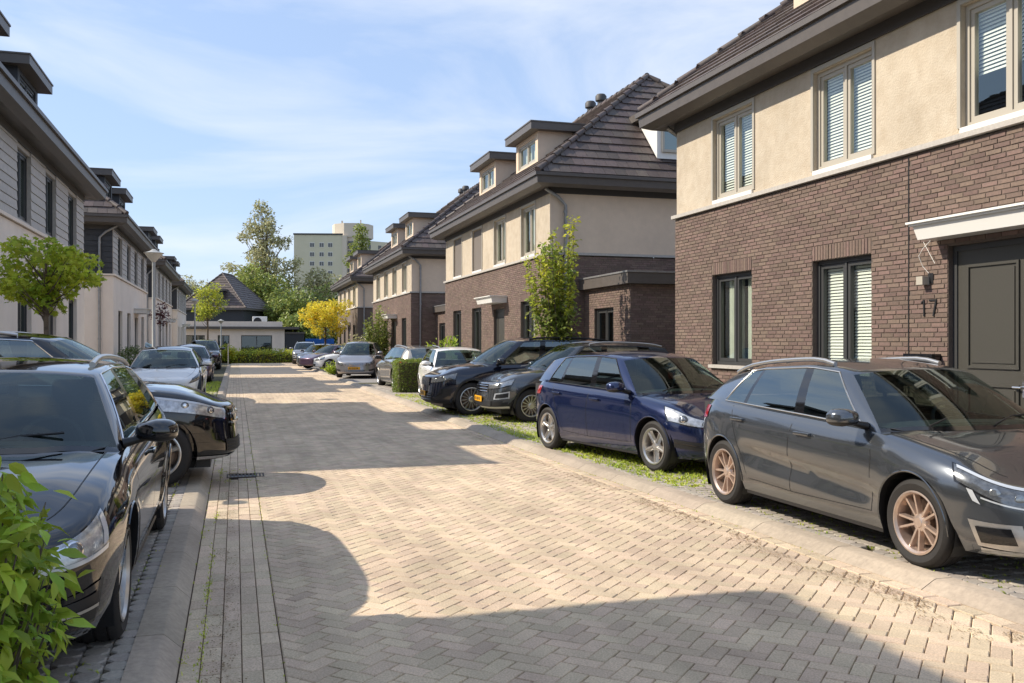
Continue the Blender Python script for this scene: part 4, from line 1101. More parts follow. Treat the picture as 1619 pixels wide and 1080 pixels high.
    for (nm, y, h0, h1, mt, off, bars) in s.fmid:
        G_ = MB(); A = s.ay(y)
        n = 16; rows = 5; GG = []
        for i in range(rows+1):
            r = []
            for j in range(n+1):
                yy = lerp(-y, y, j/n); a = s.ay(abs(yy)); h = lerp(h0, h1, i/rows); p = s.P(a, h)+s.N(a, h)*off; r.append((p.x, math.copysign(abs(p.y), yy) if yy else 0, p.z))
            GG.append(r)
        G_.grid(GG); gr_ = G_.build(nm, mt, root, smooth=60)
        if bars:
            m = MB()
            for q in range(bars[0]):
                h = lerp(h0, h1, (q+.5)/bars[0]); pts = []
                for j in range(n+1):
                    yy = lerp(-y*.97, y*.97, j/n); p = s.P(s.ay(abs(yy)), h); pts.append((p.x+off+.006, math.copysign(abs(p.y), yy) if yy else 0, p.z))
                m.tube(pts, bars[1], 5)
            m.build('grille_bars', bars[2], gr_, smooth=60)
    if plate:
        p = s.P(0.0001, plate); x = p.x+.012; m = MB(); rbox(x, x+.012, -.26, .26, p.z-.055, p.z+.055, .005, m); pl_ = m.build('number_plate', 'plate', root, smooth=40)
        m = MB()
        for k, y in enumerate((-.20, -.155, -.09, -.045, .0, .045, .11, .155)): m.box(x+.0121, x+.0135, y-.013, y+.013, p.z-.03, p.z+.03)
        m.build('plate_print', 'ink', pl_)
    # antenna fin
    if s.__dict__.get('fin'):
        x = s.rrx+.25; z = rz(x); m = MB(); m.hexa([(x-.09, -.02, z-.01), (x+.09, -.012, z-.01), (x+.09, .012, z-.01), (x-.09, .02, z-.01), (x-.09, -.008, z+.055), (x-.03, -.005, z+.05), (x-.03, .005, z+.05), (x-.09, .008, z+.055)]); m.build('antenna', s.__dict__.get('mirrormat', paint) if False else 'black', root)
    return root
def paint(name, col, metal=.6, rough=.28, flake=.15):
    m = mat(name, col, rough=rough, metal=metal, coat=1.0, noise=3, var=flake*.3); return name and M.setdefault(name, m) and name
paint('paint_grey', (.115, .125, .138), .75, .2); paint('paint_blue', (.008, .017, .070), .5, .18); paint('paint_black', (.006, .006, .008), .2, .06)
paint('paint_greydark', (.11, .115, .12), .7, .22); paint('paint_midnight', (.010, .013, .026), .4, .12); paint('paint_white', (.86, .85, .82), .0, .3)
paint('paint_silver', (.36, .34, .34), .7, .3); paint('paint_beige', (.33, .31, .28), .7, .3); paint('paint_plum', (.10, .055, .09), .6, .3); paint('paint_teal', (.30, .40, .44), .3, .3)
def hatch(**k):
    d = dict(L=4.34, W=1.82, wb=2.636, fo=.88, wr=.318, tw=.22, rim=.228, style='twin', rimmat='alu_warm',
        shoulder=[(-2.2, .97), (-1.9, 1.0), (-1.3, .985), (-.5, .955), (.3, .925), (.85, .90), (1.3, .845), (1.75, .775), (2.05, .70), (2.25, .64)],
        roof=[(-2.0, 1.25), (-1.7, 1.36), (-1.2, 1.415), (-.6, 1.44), (0, 1.425), (.35, 1.375)],
        cowl=1.12, tail=-1.98, rfx=.35, rrx=-1.72, roofw=.60,
        pil=[(.82, .22, 'p'), (.70, .10, 'p'), (-.10, -.22, 'gf'), (-.24, -.33, 'k'), (-1.02, -.98, 'gr'), (-1.08, -1.03, 'k'), (-1.42, -1.22, 'gq'), (-1.80, -1.58, 'p'), (-1.92, -1.66, 'p')],
        door=-.17, lamps=[], fside=[], fmid=[], tail_lamp=[(.5, .72), (1.16, .78), (1.16, .93), (.5, .90)])
    d.update(k); return Car(**d)
A3 = hatch(scallop=.045, rails='alu', trim='alu', chromeh=0, fin=1, kf=.22, nf=7, roof=[(-2.0, 1.15), (-1.7, 1.28), (-1.2, 1.375), (-.6, 1.425), (-.1, 1.43), (.35, 1.37)],
    lamps=[('headlight', [(.62, .66), (1.12, .82), (1.17, .97), (.50, .93)], 'lamp_house', .004,
            [('led_strip', [(.50, .905), (1.14, .945), (1.15, .97), (.50, .94)], 'lamp_white', .009), ('led_strip', [(.66, .665), (.92, .715), (.92, .735), (.68, .69)], 'lamp_white', .009),
             ('lens', (.74, .80, .034), 'lamp_clear', .002), ('lens', (.86, .82, .034), 'lamp_clear', .002), ('led_strip', [(.92, .64), (.985, .66), (1.04, .78), (.99, .78)], 'lamp_white', .010)])],
    fside=[('bumper_trim', [(.72, .10), (.99, .12), (1.04, .42), (.74, .46)], 'alu', .006), ('air_intake', [(.78, .19), (.955, .17), (.985, .36), (.80, .40)], 'blackgloss', .016), ('lower_blade', [(.3, .03), (.96, .04), (.97, .10), (.3, .10)], 'alu', .008)],
    fmid=[('grille', .44, .30, .88, 'blackgloss', .008, (9, .005, 'black')), ('lower_intake', .66, .12, .22, 'black', .006, None)])
GOLF = hatch(L=4.255, W=1.80, fo=.85, wr=.318, style='five', rimmat='alu', rails=None, trim='black', nf=5.4, kf=.2, fin=0, chromeh=0,
    shoulder=[(-2.2, .95), (-1.9, .985), (-1.3, .975), (-.5, .95), (.3, .925), (.85, .90), (1.3, .85), (1.75, .79), (2.0, .72), (2.2, .66)],
    roof=[(-2.0, 1.22), (-1.7, 1.345), (-1.2, 1.42), (-.6, 1.455), (0, 1.445), (.35, 1.385)], rrx=-1.74,
    lamps=[('headlight', [(.52, .80), (1.04, .74), (1.12, .97), (.55, .93)], 'lamp_base', .004, [('lens', (.68, .85, .048), 'lamp_house', .002), ('lens', (.68, .85, .024), 'chrome', .010), ('lens', (.88, .84, .058), 'lamp_house', .002), ('lens', (.88, .84, .030), 'chrome', .010)])],
    fside=[('air_intake', [(.66, .22), (.98, .24), (.98, .40), (.62, .42)], 'black', .006), ('fog_bar', [(.66, .315), (.97, .325), (.97, .345), (.66, .34)], 'blackgloss', .012)],
    fmid=[('grille', .50, .78, .92, 'blackgloss', .006, (2, .005, 'chrome')), ('lower_intake', .58, .22, .42, 'black', .006, (3, .004, 'black'))])
def wagon(**k):
    d = dict(L=4.94, W=1.88, wb=2.912, fo=.92, wr=.335, tw=.245, rim=.250, style='vee', rimmat='alu', kf=.15, nf=8,
        shoulder=[(-2.6, .99), (-2.0, 1.0), (-1.3, .99), (-.5, .97), (.4, .945), (1.0, .925), (1.5, .88), (1.95, .81), (2.25, .74), (2.5, .67)],
        roof=[(-2.5, 1.28), (-2.1, 1.375), (-1.3, 1.435), (-.5, 1.46), (.1, 1.44), (.5, 1.385)],
        cowl=1.24, tail=-2.40, rfx=.45, rrx=-2.10, roofw=.62, trim='chrome', rails='alu',
        pil=[(.95, .32, 'p'), (.84, .20, 'p'), (-.06, -.18, 'gf'), (-.20, -.30, 'k'), (-1.10, -1.08, 'gr'), (-1.16, -1.13, 'k'), (-1.95, -1.80, 'gq'), (-2.20, -1.98, 'p'), (-2.32, -2.06, 'p')],
        door=-.12, lamps=[], fside=[], fmid=[], tail_lamp=[(.5, .72), (1.10, .74), (1.10, .92), (.5, .90)])
    d.update(k); return Car(**d)
A6 = wagon(
    lamps=[('headlight', [(.46, .64), (1.06, .67), (1.11, .95), (.46, .83)], 'lamp_base', .004,
            [('lens', (.83, .79, .046), 'chrome', .001), ('lens', (.83, .79, .038), 'lamp_house', .005), ('lens', (.83, .79, .024), 'lamp_clear', .009), ('led_strip', [(.48, .79), (.80, .83), (.80, .845), (.48, .805)], 'chrome', .008), ('led_strip', [(.48, .645), (1.04, .675), (1.06, .71), (.48, .68)], 'lamp_white', .008), ('led_strip', [(1.00, .72), (1.06, .74), (1.10, .93), (1.05, .92)], 'lamp_white', .008)])],
    fside=[('bumper_trim', [(.46, .10), (.985, .12), (1.02, .46), (.46, .38)], 'blackgloss', .006), ('air_intake', [(.50, .15), (.95, .16), (.965, .38), (.50, .34)], 'black', .014), ('intake_bar', [(.50, .235), (.955, .26), (.955, .285), (.50, .26)], 'alu', .02)],
    fmid=[('grille', .40, .30, .86, 'blackgloss', .008, (10, .005, 'chrome')), ('lower_intake', .44, .06, .22, 'black', .006, None)])
def suv(**k):
    d = dict(L=4.70, W=1.89, wb=2.86, fo=.87, wr=.36, tw=.245, rim=.255, style='turbine', rimmat='alu', kf=.18, nf=6.0, sill=.26, gap=.04,
        shoulder=[(-2.6, 1.12), (-1.9, 1.13), (-1.2, 1.12), (-.4, 1.10), (.4, 1.08), (1.0, 1.06), (1.5, 1.02), (1.95, .96), (2.2, .89), (2.45, .82)],
        roof=[(-2.4, 1.50), (-2.1, 1.585), (-1.3, 1.655), (-.5, 1.675), (.1, 1.66), (.5, 1.60)],
        cowl=1.22, tail=-2.26, rfx=.42, rrx=-2.02, roofw=.64, trim='black', clad=.10,
        pil=[(.94, .28, 'p'), (.82, .16, 'p'), (-.08, -.20, 'gf'), (-.22, -.32, 'k'), (-1.06, -1.06, 'gr'), (-1.12, -1.10, 'k'), (-1.72, -1.58, 'gq'), (-2.06, -1.88, 'p'), (-2.18, -1.98, 'p')],
        door=-.14, lamps=[], fside=[], fmid=[], tail_lamp=[(.5, .68), (1.10, .70), (1.10, .86), (.5, .84)])
    d.update(k); return Car(**d)
X3 = suv(style='multi', rails='black', mirrormat='blackgloss',
    lamps=[('headlight', [(.50, .74), (1.04, .74), (1.08, .90), (.50, .90)], 'lamp_house', .004, [('lens', (.66, .82, .04), 'lamp_clear', .004), ('lens', (.86, .82, .04), 'lamp_clear', .004)])],
    fside=[('air_intake', [(.70, .14), (.97, .16), (.99, .46), (.80, .50)], 'blackgloss', .006)],
    fmid=[('grille', .44, .62, .92, 'blackgloss', .014, (8, .006, 'black')), ('lower_intake', .60, .10, .36, 'black', .006, (3, .005, 'blackgloss'))])
TROC = suv(L=4.234, W=1.82, wb=2.59, fo=.84, wr=.335, rim=.222, style='multi', rails='alu', clad=.16,
    shoulder=[(-2.3, 1.06), (-1.7, 1.07), (-1.1, 1.06), (-.4, 1.03), (.3, 1.01), (.9, .99), (1.35, .95), (1.75, .89), (2.0, .82), (2.2, .76)],
    roof=[(-2.2, 1.38), (-1.9, 1.47), (-1.2, 1.545), (-.5, 1.57), (.1, 1.55), (.45, 1.49)], cowl=1.1, tail=-2.0, rfx=.36, rrx=-1.74,
    pil=[(.80, .20, 'p'), (.70, .08, 'p'), (-.14, -.26, 'gf'), (-.28, -.38, 'k'), (-1.04, -1.04, 'gr'), (-1.10, -1.08, 'k'), (-1.42, -1.30, 'gq'), (-1.82, -1.62, 'p'), (-1.92, -1.70, 'p')], door=-.20,
    lamps=[('headlight', [(.50, .76), (1.00, .78), (1.06, .93), (.50, .92)], 'lamp_clear', .004, [('lens', (.80, .85, .045), 'lamp_house', .004)])],
    fside=[('fog_light', [(.70, .36), (.97, .36), (.97, .58), (.72, .58)], 'lamp_white', .006), ('air_intake', [(.735, .40), (.945, .40), (.945, .54), (.75, .54)], 'black', .012), ('bumper_lip', [(.1, .03), (.98, .05), (.98, .11), (.1, .09)], 'alu', .006)],
    fmid=[('grille', .50, .62, .93, 'blackgloss', .006, (3, .007, 'chrome')), ('lower_intake', .66, .12, .32, 'black', .004, (5, .004, 'black'))])
GLC = suv(L=4.66, W=1.89, wb=2.873, fo=.84, rails='alu', trim='chrome', clad=0, style='five', kf=.22, nf=4.6,
    lamps=[('headlight', [(.60, .72), (1.08, .74), (1.13, .93), (.58, .88)], 'lamp_base', .004, [('lens', (.78, .82, .05), 'lamp_house', .002), ('lens', (.78, .82, .026), 'chrome', .010), ('lens', (.94, .84, .045), 'lamp_house', .002), ('lens', (.94, .84, .024), 'chrome', .010), ('led_strip', [(.60, .86), (1.10, .90), (1.13, .93), (.60, .89)], 'lamp_white', .008)])],
    fside=[('air_intake', [(.66, .18), (.96, .16), (.99, .42), (.72, .46)], 'blackgloss', .006), ('intake_fin', [(.70, .27), (.965, .26), (.97, .29), (.70, .30)], 'blackgloss', .014), ('bumper_lip', [(.1, .02), (.97, .03), (.97, .075), (.1, .06)], 'chrome', .008)],
    fmid=[('grille', .48, .56, .88, 'blackgloss', .006, (2, .014, 'chrome')), ('lower_intake', .62, .12, .34, 'black', .006, (4, .005, 'black'))])
TES = hatch(L=4.72, W=1.92, wb=2.88, fo=.86, wr=.335, style='five', rimmat='alu', rails=None, blackroof=1, nf=4.2, kf=.3,
    shoulder=[(-2.5, 1.0), (-2.0, 1.02), (-1.3, 1.0), (-.5, .96), (.3, .93), (.95, .89), (1.4, .82), (1.85, .72), (2.1, .66), (2.4, .60)],
    roof=[(-2.2, 1.2), (-1.8, 1.31), (-1.2, 1.40), (-.5, 1.44), (.2, 1.42), (.55, 1.36)], cowl=1.38, tail=-2.15, rfx=.5, rrx=-1.9, roofw=.62, mirrormat='paint_white',
    pil=[(1.02, .34, 'p'), (.9, .22, 'p'), (.0, -.12, 'gf'), (-.14, -.24, 'k'), (-1.0, -.98, 'gr'), (-1.06, -1.02, 'k'), (-1.45, -1.22, 'gq'), (-1.95, -1.7, 'p'), (-2.05, -1.82, 'p')], door=-.05,
    lamps=[('headlight', [(.66, .74), (1.06, .80), (1.14, .97), (.80, .93)], 'lamp_house', .004, [('lens', (.90, .86, .035), 'lamp_clear', .004)])],
    fside=[], fmid=[('lower_intake', .6, .10, .26, 'black', .006, None)])
BMW1 = hatch(L=4.32, W=1.765, wb=2.69, fo=.80, style='five', rimmat='alu', rails=None, trim='black',
    lamps=[('headlight', [(.5, .72), (1.06, .76), (1.10, .95), (.5, .92)], 'lamp_clear', .004, [('lens', (.8, .84, .05), 'lamp_house', .004)])],
    fmid=[('grille', .3, .66, .88, 'blackgloss', .008, (2, .006, 'chrome')), ('lower_intake', .6, .12, .36, 'black', .006, None)])
BCL = hatch(L=4.27, W=1.78, wb=2.70, fo=.82, style='five', rimmat='alu', rails=None, trim='black',
    shoulder=[(-2.2, 1.06), (-1.9, 1.09), (-1.3, 1.08), (-.5, 1.05), (.3, 1.02), (.95, .99), (1.4, .92), (1.8, .83), (2.0, .76), (2.2, .70)],
    roof=[(-2.0, 1.45), (-1.7, 1.55), (-1.2, 1.59), (-.6, 1.605), (0, 1.59), (.45, 1.53)], cowl=1.30, rfx=.42,
    pil=[(.98, .30, 'p'), (.86, .18, 'p'), (-.05, -.14, 'gf'), (-.19, -.25, 'k'), (-1.02, -.98, 'gr'), (-1.08, -1.03, 'k'), (-1.5, -1.35, 'gq'), (-1.85, -1.62, 'p'), (-1.93, -1.68, 'p')],
    lamps=[('headlight', [(.55, .70), (1.06, .76), (1.12, .95), (.62, .88)], 'lamp_clear', .004, [('lens', (.8, .82, .055), 'lamp_house', .004)])],
    fside=[('air_intake', [(.70, .20), (.96, .22), (.96, .36), (.70, .34)], 'black', .006)],
    fmid=[('grille', .42, .68, .86, 'blackgloss', .008, (3, .006, 'chrome')), ('lower_intake', .5, .16, .32, 'black', .006, (2, .006, 'alu'))])
R_ = math.radians; ZR = .055; ZL = .075
build_car('dark grey hatchback with roof rails and copper toned spoked rims, nearest on the right', 'car', (5.44, 6.66, ZR), R_(-90), A3, 'paint_grey', 2)
build_car('dark blue hatchback with five spoke rims on the grass stones, second car on the right', 'car', (5.48, 11.62, ZR), R_(-80), GOLF, 'paint_blue', 2)
build_car('grey compact crossover with orange plate between blue car and dark SUV', 'car', (6.82, 17.85, ZR), R_(180), TROC, 'paint_greydark', 2, plate=.36)
build_car('midnight blue SUV with multi spoke wheels and nose over the kerb', 'car', (6.25, 19.85, ZR), R_(180), X3, 'paint_midnight', 2, plate=.34)
build_car('white hatchback parked beyond the dark SUV and beside the hedge', 'car', (5.85, 24.6, ZR), R_(-93), BMW1, 'paint_white', 2)
build_car('beige grey estate car facing away behind the clipped hedge', 'car', (5.9, 31.8, ZR), R_(92), wagon(L=4.6, wb=2.7, fo=.9, trim='black', shoulder=wagon().shoulder), 'paint_beige', 1)
build_car('silver grey compact van style car with orange plate facing the camera', 'car', (5.45, 41.8, ZR), R_(-105), BCL, 'paint_silver', 1, plate=.46)
build_car('white car with only its nose showing left of the silver hatchback', 'car', (6.2, 51.0, ZR), R_(180), BMW1, 'paint_white', 1)
build_car('dark plum hatchback far down the right side beside the white nose', 'car', (5.6, 55.0, ZR), R_(-150), hatch(), 'paint_plum', 1)
build_car('dark grey hatchback under the yellow tree at the far right', 'car', (5.3, 60.5, ZR), R_(-120), hatch(), 'paint_greydark', 1)
build_car('small looking silver crossover at the far end of the right side', 'car', (4.9, 68.5, ZR), R_(-95), TROC, 'paint_silver', 1)
build_car('black estate car with chrome trims filling the lower left, facing the camera', 'car', (-1.47, 6.72, ZL), R_(-90), A6, 'paint_black', 2)
build_car('black SUV parked across the left side with its nose out over the kerb', 'car', (-2.24, 11.35, ZL), R_(0), GLC, 'paint_black', 2, seat='seat_lt')
build_car('white electric saloon with dark glass roof facing the camera on the left', 'car', (-1.75, 26.4, ZL), R_(-90), TES, 'paint_white', 2)
build_car('plum coloured car right behind the white saloon on the left', 'car', (-1.75, 38.5, ZL), R_(-90), hatch(W=1.84), 'paint_plum', 1)
build_car('pale teal van like car across the left side behind the white saloon', 'car', (-4.3, 45.0, ZL), R_(0), BCL, 'paint_teal', 1)
build_car('silver car beyond the plum car on the left', 'car', (-2.2, 49.5, ZL), R_(-90), hatch(), 'paint_silver', 1)
build_car('dark SUV farthest along the left kerb', 'car', (-1.7, 55.5, ZL), R_(-90), suv(rails='black'), 'paint_black', 1)
# ---------------------------------------------------------------- plants
def rand_rot(n, flat=.5):
    a = rng.random(n)*2*PI; tilt = rng.normal(0, flat, n); roll = rng.normal(0, flat, n); return a, tilt, roll
LEAF = {
 'oval': ([(0, 0, 0), (.33, .16, .03), (.7, .17, .02), (1, 0, -.12), (.7, -.17, .02), (.33, -.16, .03), (.5, 0, -.03)], [(0, 1, 6), (1, 2, 6), (2, 3, 6), (3, 4, 6), (4, 5, 6), (5, 0, 6)]),
 'lance': ([(0, 0, 0), (.22, .15, .04), (.55, .20, .03), (1, 0, -.20), (.55, -.20, .03), (.22, -.15, .04), (.3, 0, -.01), (.65, 0, -.06)], [(0, 1, 6), (1, 2, 7, 6), (2, 3, 7), (3, 4, 7), (4, 5, 6, 7), (5, 0, 6)]),
 'quad': ([(0, 0, 0), (.5, .3, .06), (1, 0, -.05), (.5, -.3, .06)], [(0, 1, 2), (0, 2, 3)]),
 'star': ([(0, 0, 0), (.15, .42, -.05), (.42, .22, .03), (.62, .48, -.08), (.68, .14, .03), (1, 0, -.12), (.68, -.14, .03), (.62, -.48, -.08), (.42, -.22, .03), (.15, -.42, -.05), (.4, 0, 0)], [(0, 1, 10), (1, 2, 10), (2, 3, 10), (3, 4, 10), (4, 5, 10), (5, 6, 10), (6, 7, 10), (7, 8, 10), (8, 9, 10), (9, 0, 10)])}
def leaf_arrays(P, size, shape='quad', droop=.5, jit=.35, out=None):
    """P (n,3) positions; returns verts, faces as one bunch"""
    base, fs = LEAF[shape]; B = np.array(base); n = len(P)
    s = size*(1+rng.uniform(-jit, jit, n)); az = rng.random(n)*2*PI
    if out is not None: az = np.arctan2(out[:, 1], out[:, 0])+rng.normal(0, .9, n)
    el = rng.normal(-droop*.5, .5, n); ro = rng.normal(0, .6, n)
    D = np.stack([np.cos(az)*np.cos(el), np.sin(az)*np.cos(el), np.sin(el)], 1)
    S = np.stack([-np.sin(az), np.cos(az), np.zeros(n)], 1); U = np.cross(D, S)
    S2 = S*np.cos(ro)[:, None]+U*np.sin(ro)[:, None]; U2 = np.cross(D, S2)
    V = P[:, None, :]+s[:, None, None]*(B[None, :, 0:1]*D[:, None]+B[None, :, 1:2]*S2[:, None]+B[None, :, 2:3]*U2[:, None])
    return V, fs
def leaves(P, size, shape, mats, parent, name='crown', singles=0, droop=.5, out=None, one='leaf', key=None):
    if singles:
        o = np.argsort(key(P)); P = P[o]; out = out[o] if out is not None else None
    V, fs = leaf_arrays(P, size, shape, droop, out=out); nb = V.shape[1]
    for i in range(singles):
        m = MB(); m.add([tuple(v) for v in V[i]], fs); m.build(one, mats, parent, smooth=60)
    V = V[singles:]; n = len(V)
    m = MB(); m.v = V.reshape(-1, 3).tolist(); m.f = [tuple(k+i*nb for k in f) for i in range(n) for f in fs]; m.m = [0]*len(m.f)
    o = m.build(name, mats, parent); 
    return o
def crown_pts(clumps, n, sig=.35):
    """clumps: list of (centre, radius)"""
    w_ = np.array([r**2 for _, r in clumps]); idx = rng.choice(len(clumps), n, p=w_/w_.sum()); c = np.array([tuple(clumps[i][0]) for i in idx]); r = np.array([clumps[i][1] for i in idx])
    d = rng.normal(0, 1, (n, 3)); d /= np.linalg.norm(d, axis=1)[:, None]; rr = r*(.55+.45*rng.random(n)**.6)*(1+rng.normal(0, .12, n)); d2 = d*rr[:, None]; d2[:, 2] *= .8
    return c+d2, d
def tree(name, label, loc, trunk_h, trunk_r, cz, rx, rz_, nclump, cr, nleaf, lsize, lmat, shape='quad', group=None, shapef=None, singles=0, cat='tree', off=(0, 0), bare=.15, droop=.5, lean=(0, 0)):
    t = thing(name, label, cat, loc, 0, group)
    cl = []
    tries = 0
    while len(cl) < nclump and tries < 9000:
        tries += 1
        v = rng.normal(0, 1, 3); v /= np.linalg.norm(v); r = rng.random()**(1/2.2); z = v[2]*r
        k = shapef(z) if shapef else 1
        p = Vector((off[0]+v[0]*r*rx*k, off[1]+v[1]*r*rx*k, cz+z*rz_)); cl.append((p, cr*random.uniform(.6, 1.25)*(.6+.4*k)))
    m = MB(); m.tube([(0, 0, -.1), (lean[0]*.3+random.gauss(0, .02), random.gauss(0, .02), trunk_h*.5), (lean[0], lean[1], trunk_h), (off[0]*.7, off[1]*.7, cz), (off[0], off[1], cz+rz_*.6)], [trunk_r, trunk_r*.85, trunk_r*.7, trunk_r*.45, trunk_r*.1], 9)
    tr = m.build('trunk', 'bark', t, smooth=60)
    m = MB()
    for p, r in cl[:140]:
        z0 = max(trunk_h*.9, min(p.z-.15*rz_, cz+rz_*.5)*.85); a = Vector((off[0]*.5, off[1]*.5, z0)); q = a.lerp(p, .5)+Vector((0, 0, -.06*rz_)); m.tube([a, q, p], [trunk_r*.28, trunk_r*.16, trunk_r*.05], 5, cap=False)
    m.build('branches', 'bark', tr, smooth=60)
    P, d = crown_pts(cl, nleaf)
    def key(P): return np.linalg.norm(P+np.array(loc)-np.array([0, 0, CAMH]), axis=1)
    leaves(P, lsize, shape, lmat, t, 'crown', singles, droop, d, key=key)
    return t
# laurel bush in the lower left corner, close to the camera
lb_ = thing('laurel_bush', 'bright green laurel bush with drooping leaves in the lower left corner', 'bush', (-.98, 3.42, .06))
P = []; stems = MB(); dirs = []
tips = []
for k in range(150):
    a = random.uniform(-PI, PI); r = random.random()**.6*.40; zt = 1.28-.32*(r/.42)**2-random.random()*.45; zt = max(.25, zt) if k > 12 else random.uniform(.95, 1.25)
    x, y = r*math.cos(a), r*math.sin(a)*1.1; b0 = (x*.25, y*.25, .05); mid = (x*.75, y*.75, zt*.55); tip = (x*1.05, y*1.05, zt); stems.tube([b0, mid, tip], [.008, .006, .002], 5, cap=False)
    for i in range(30):
        t = random.uniform(.35, 1.0) if i > 5 else random.uniform(.93, 1.0); p = Vector(b0).lerp(Vector(mid), t*2) if t < .5 else Vector(mid).lerp(Vector(tip), t*2-1)
        p += Vector((random.gauss(0, .028), random.gauss(0, .028), random.gauss(0, .03))); P.append(tuple(p)); dirs.append((random.gauss(0, .6)+x, random.gauss(0, .6)+y, 0))
stems.build('stem', 'bark', lb_, smooth=60)
LK = lambda P: np.linalg.norm((P+np.array([-.98, 3.42, 0])-np.array([0, 0, CAMH]))*np.array([1, 1, 1.0]), axis=1)-.25*P[:, 2]-.5*P[:, 0]
leaves(np.array(P), .078, 'lance', 'leaf_laurel', lb_, 'foliage', 290, .9, np.array(dirs), key=LK)['kind'] = 'stuff'

tree('maple_tree', 'young round headed maple with bright green leaves in front of the nearest white house', (-2.76, 15.4, .07), 2.0, .05, 2.62, .84, .54, 44, .19, 2100, .098, 'leaf_maple', 'star', singles=280, droop=.9)
tree('street_tree', 'small yellow green street tree beside the far left lamp post', (-1.8, 66, .05), 2.6, .08, 4.2, 1.0, 1.3, 34, .42, 2300, .15, 'leaf_mix', group='street trees')
tree('street_tree', 'thin red leaved small tree against the third white house', (-3.05, 41.6, .07), 1.9, .03, 2.75, .42, .42, 14, .16, 420, .10, 'leaf_red', group='street trees')
tree('street_tree', 'street tree with vivid yellow autumn leaves above the far right cars', (5.7, 61.5, .05), 1.7, .09, 3.3, 1.8, 1.3, 46, .36, 5200, .15, 'leaf_yellow', group='street trees')
# columnar tree with upright shoots by the second house
ct = thing('columnar_tree', 'tall columnar tree with upright yellow tipped shoots by the corner of the second brick house', 'tree', (7.12, 19.6, .06))
m = MB(); m.tube([(0, 0, -.1), (0, 0, .5), (0, 0, 1.0)], [.07, .06, .05], 8); tr = m.build('trunk', 'bark', ct, smooth=60)
Pg, Py, dg = [], [], []; st = MB()
for k in range(24):
    a = random.uniform(0, 2*PI); r = random.uniform(.12, .62); h = random.uniform(3.0, 4.5)-r*1.6*random.random(); side = (-.42 if k < 9 else .0)
    x, y = r*math.cos(a)*1.05+side*1.2, r*math.sin(a)*.8
    if k < 8: h = random.uniform(2.6, 3.9)
    pts = [Vector((0, 0, .5+random.random()*.5)), Vector((x*.55, y*.55, 1.4+random.random()*.3)), Vector((x*.95, y*.95, lerp(1.6, h, .5))), Vector((x*1.12, y*1.1, h))]
    st.tube(pts, [.02, .016, .010, .004], 5, cap=False)
    for i in range(210):
        t = random.random()**.8*3; j = min(2, int(t)); p = pts[j].lerp(pts[j+1], t-j); sp = .045 if t > 1.7 else .12
        q = p+Vector((random.gauss(0, sp), random.gauss(0, sp), random.gauss(0, .05)))
        (Py if (t > 2.0 and random.random() < .85) or random.random() < .12 else Pg).append(tuple(q))
st.build('branches', 'bark', tr, smooth=60)
leaves(np.array(Pg), .12, 'quad', 'leaf_mid', ct, 'crown', 0, .2); leaves(np.array(Py), .10, 'quad', 'leaf_mix', ct, 'yellow_tips', 0, .1)
# clipped hedge block
def hedge(label, x0, x1, y0, y1, z0, z1, n, ls, mt, loc=(0, 0, 0), name='hedge', wob=.03, cat='hedge'):
    h_ = thing(name, label, cat, loc)
    m = MB(); i_ = .08; m.box(x0+i_, x1-i_, y0+i_, y1-i_, z0, z1-i_); m.build('core', 'soil', h_)
    A = [((y1-y0)*(z1-z0), 0), ((y1-y0)*(z1-z0), 1), ((x1-x0)*(z1-z0), 2), ((x1-x0)*(z1-z0), 3), ((x1-x0)*(y1-y0), 4)]; tot = sum(a for a, _ in A); P = []
    for a, k in A:
        c = int(n*a/tot); u1, u2 = rng.random(c), rng.random(c); w_ = rng.normal(0, wob, c)
        X = x0+(x1-x0)*u1; Y = y0+(y1-y0)*u1; Z = z0+(z1-z0)*u2
        P.append({0: np.stack([x0+w_, Y, Z], 1), 1: np.stack([x1+w_, Y, Z], 1), 2: np.stack([X, y0+w_, Z], 1), 3: np.stack([X, y1+w_, Z], 1), 4: np.stack([X, y0+(y1-y0)*u2, z1+w_], 1)}[k])
    leaves(np.concatenate(P), ls, 'quad', mt, h_, 'foliage')['kind'] = 'stuff'
    return h_
hedge('clipped green hedge block beside the white hatchback', 0, 1.9, 0, .8, 0, 1.0, 9000, .05, 'leaf_hedge', (4.78, 28.1, .05))
hedge('low mixed green and yellow hedge across the end of the street', 0, 9.5, 0, 1.4, 0, .75, 9000, .15, 'leaf_mix', (-4.2, 72.6, 0), wob=.16)
# bushes
def bush(name, label, loc, r, h, n, ls, mt, spiky=False, cat='bush'):
    t = thing(name, label, cat, loc); m = MB(); P = []; D = []
    k_ = 26
    for k in range(k_):
        a = random.random()*2*PI; q = random.random()**.5*r; z = h*random.uniform(.55, 1.0)*(1-.35*(q/r)**2); e = Vector((q*math.cos(a), q*math.sin(a), z)); b_ = e*.12; b_.z = 0
        m.tube([b_, b_.lerp(e, .6)+Vector((0, 0, .05*h)), e], [.012, .008, .003], 4, cap=False)
        for i in range(n//k_):
            t_ = random.uniform(.3, 1.02); p = b_.lerp(e, t_)+Vector((random.gauss(0, .10*r+.02), random.gauss(0, .10*r+.02), random.gauss(0, .06*h))); P.append(tuple(p)); D.append((e.x, e.y, .5))
    m.build('stem', 'bark', t, smooth=60); leaves(np.array(P), ls, 'oval' if spiky else 'quad', mt, t, 'foliage', 0, -1.2 if spiky else .3, np.array(D))['kind'] = 'stuff'
bush('shrub', 'light green feathery shrub in front of the ground floor window of the second house', (6.95, 30.8, .06), .75, 1.75, 2200, .16, 'leaf_laurel', True)
bush('shrub', 'smaller light green feathery shrub left of the white canopy door', (7.05, 28.2, .06), .5, 1.25, 1200, .15, 'leaf_laurel', True)
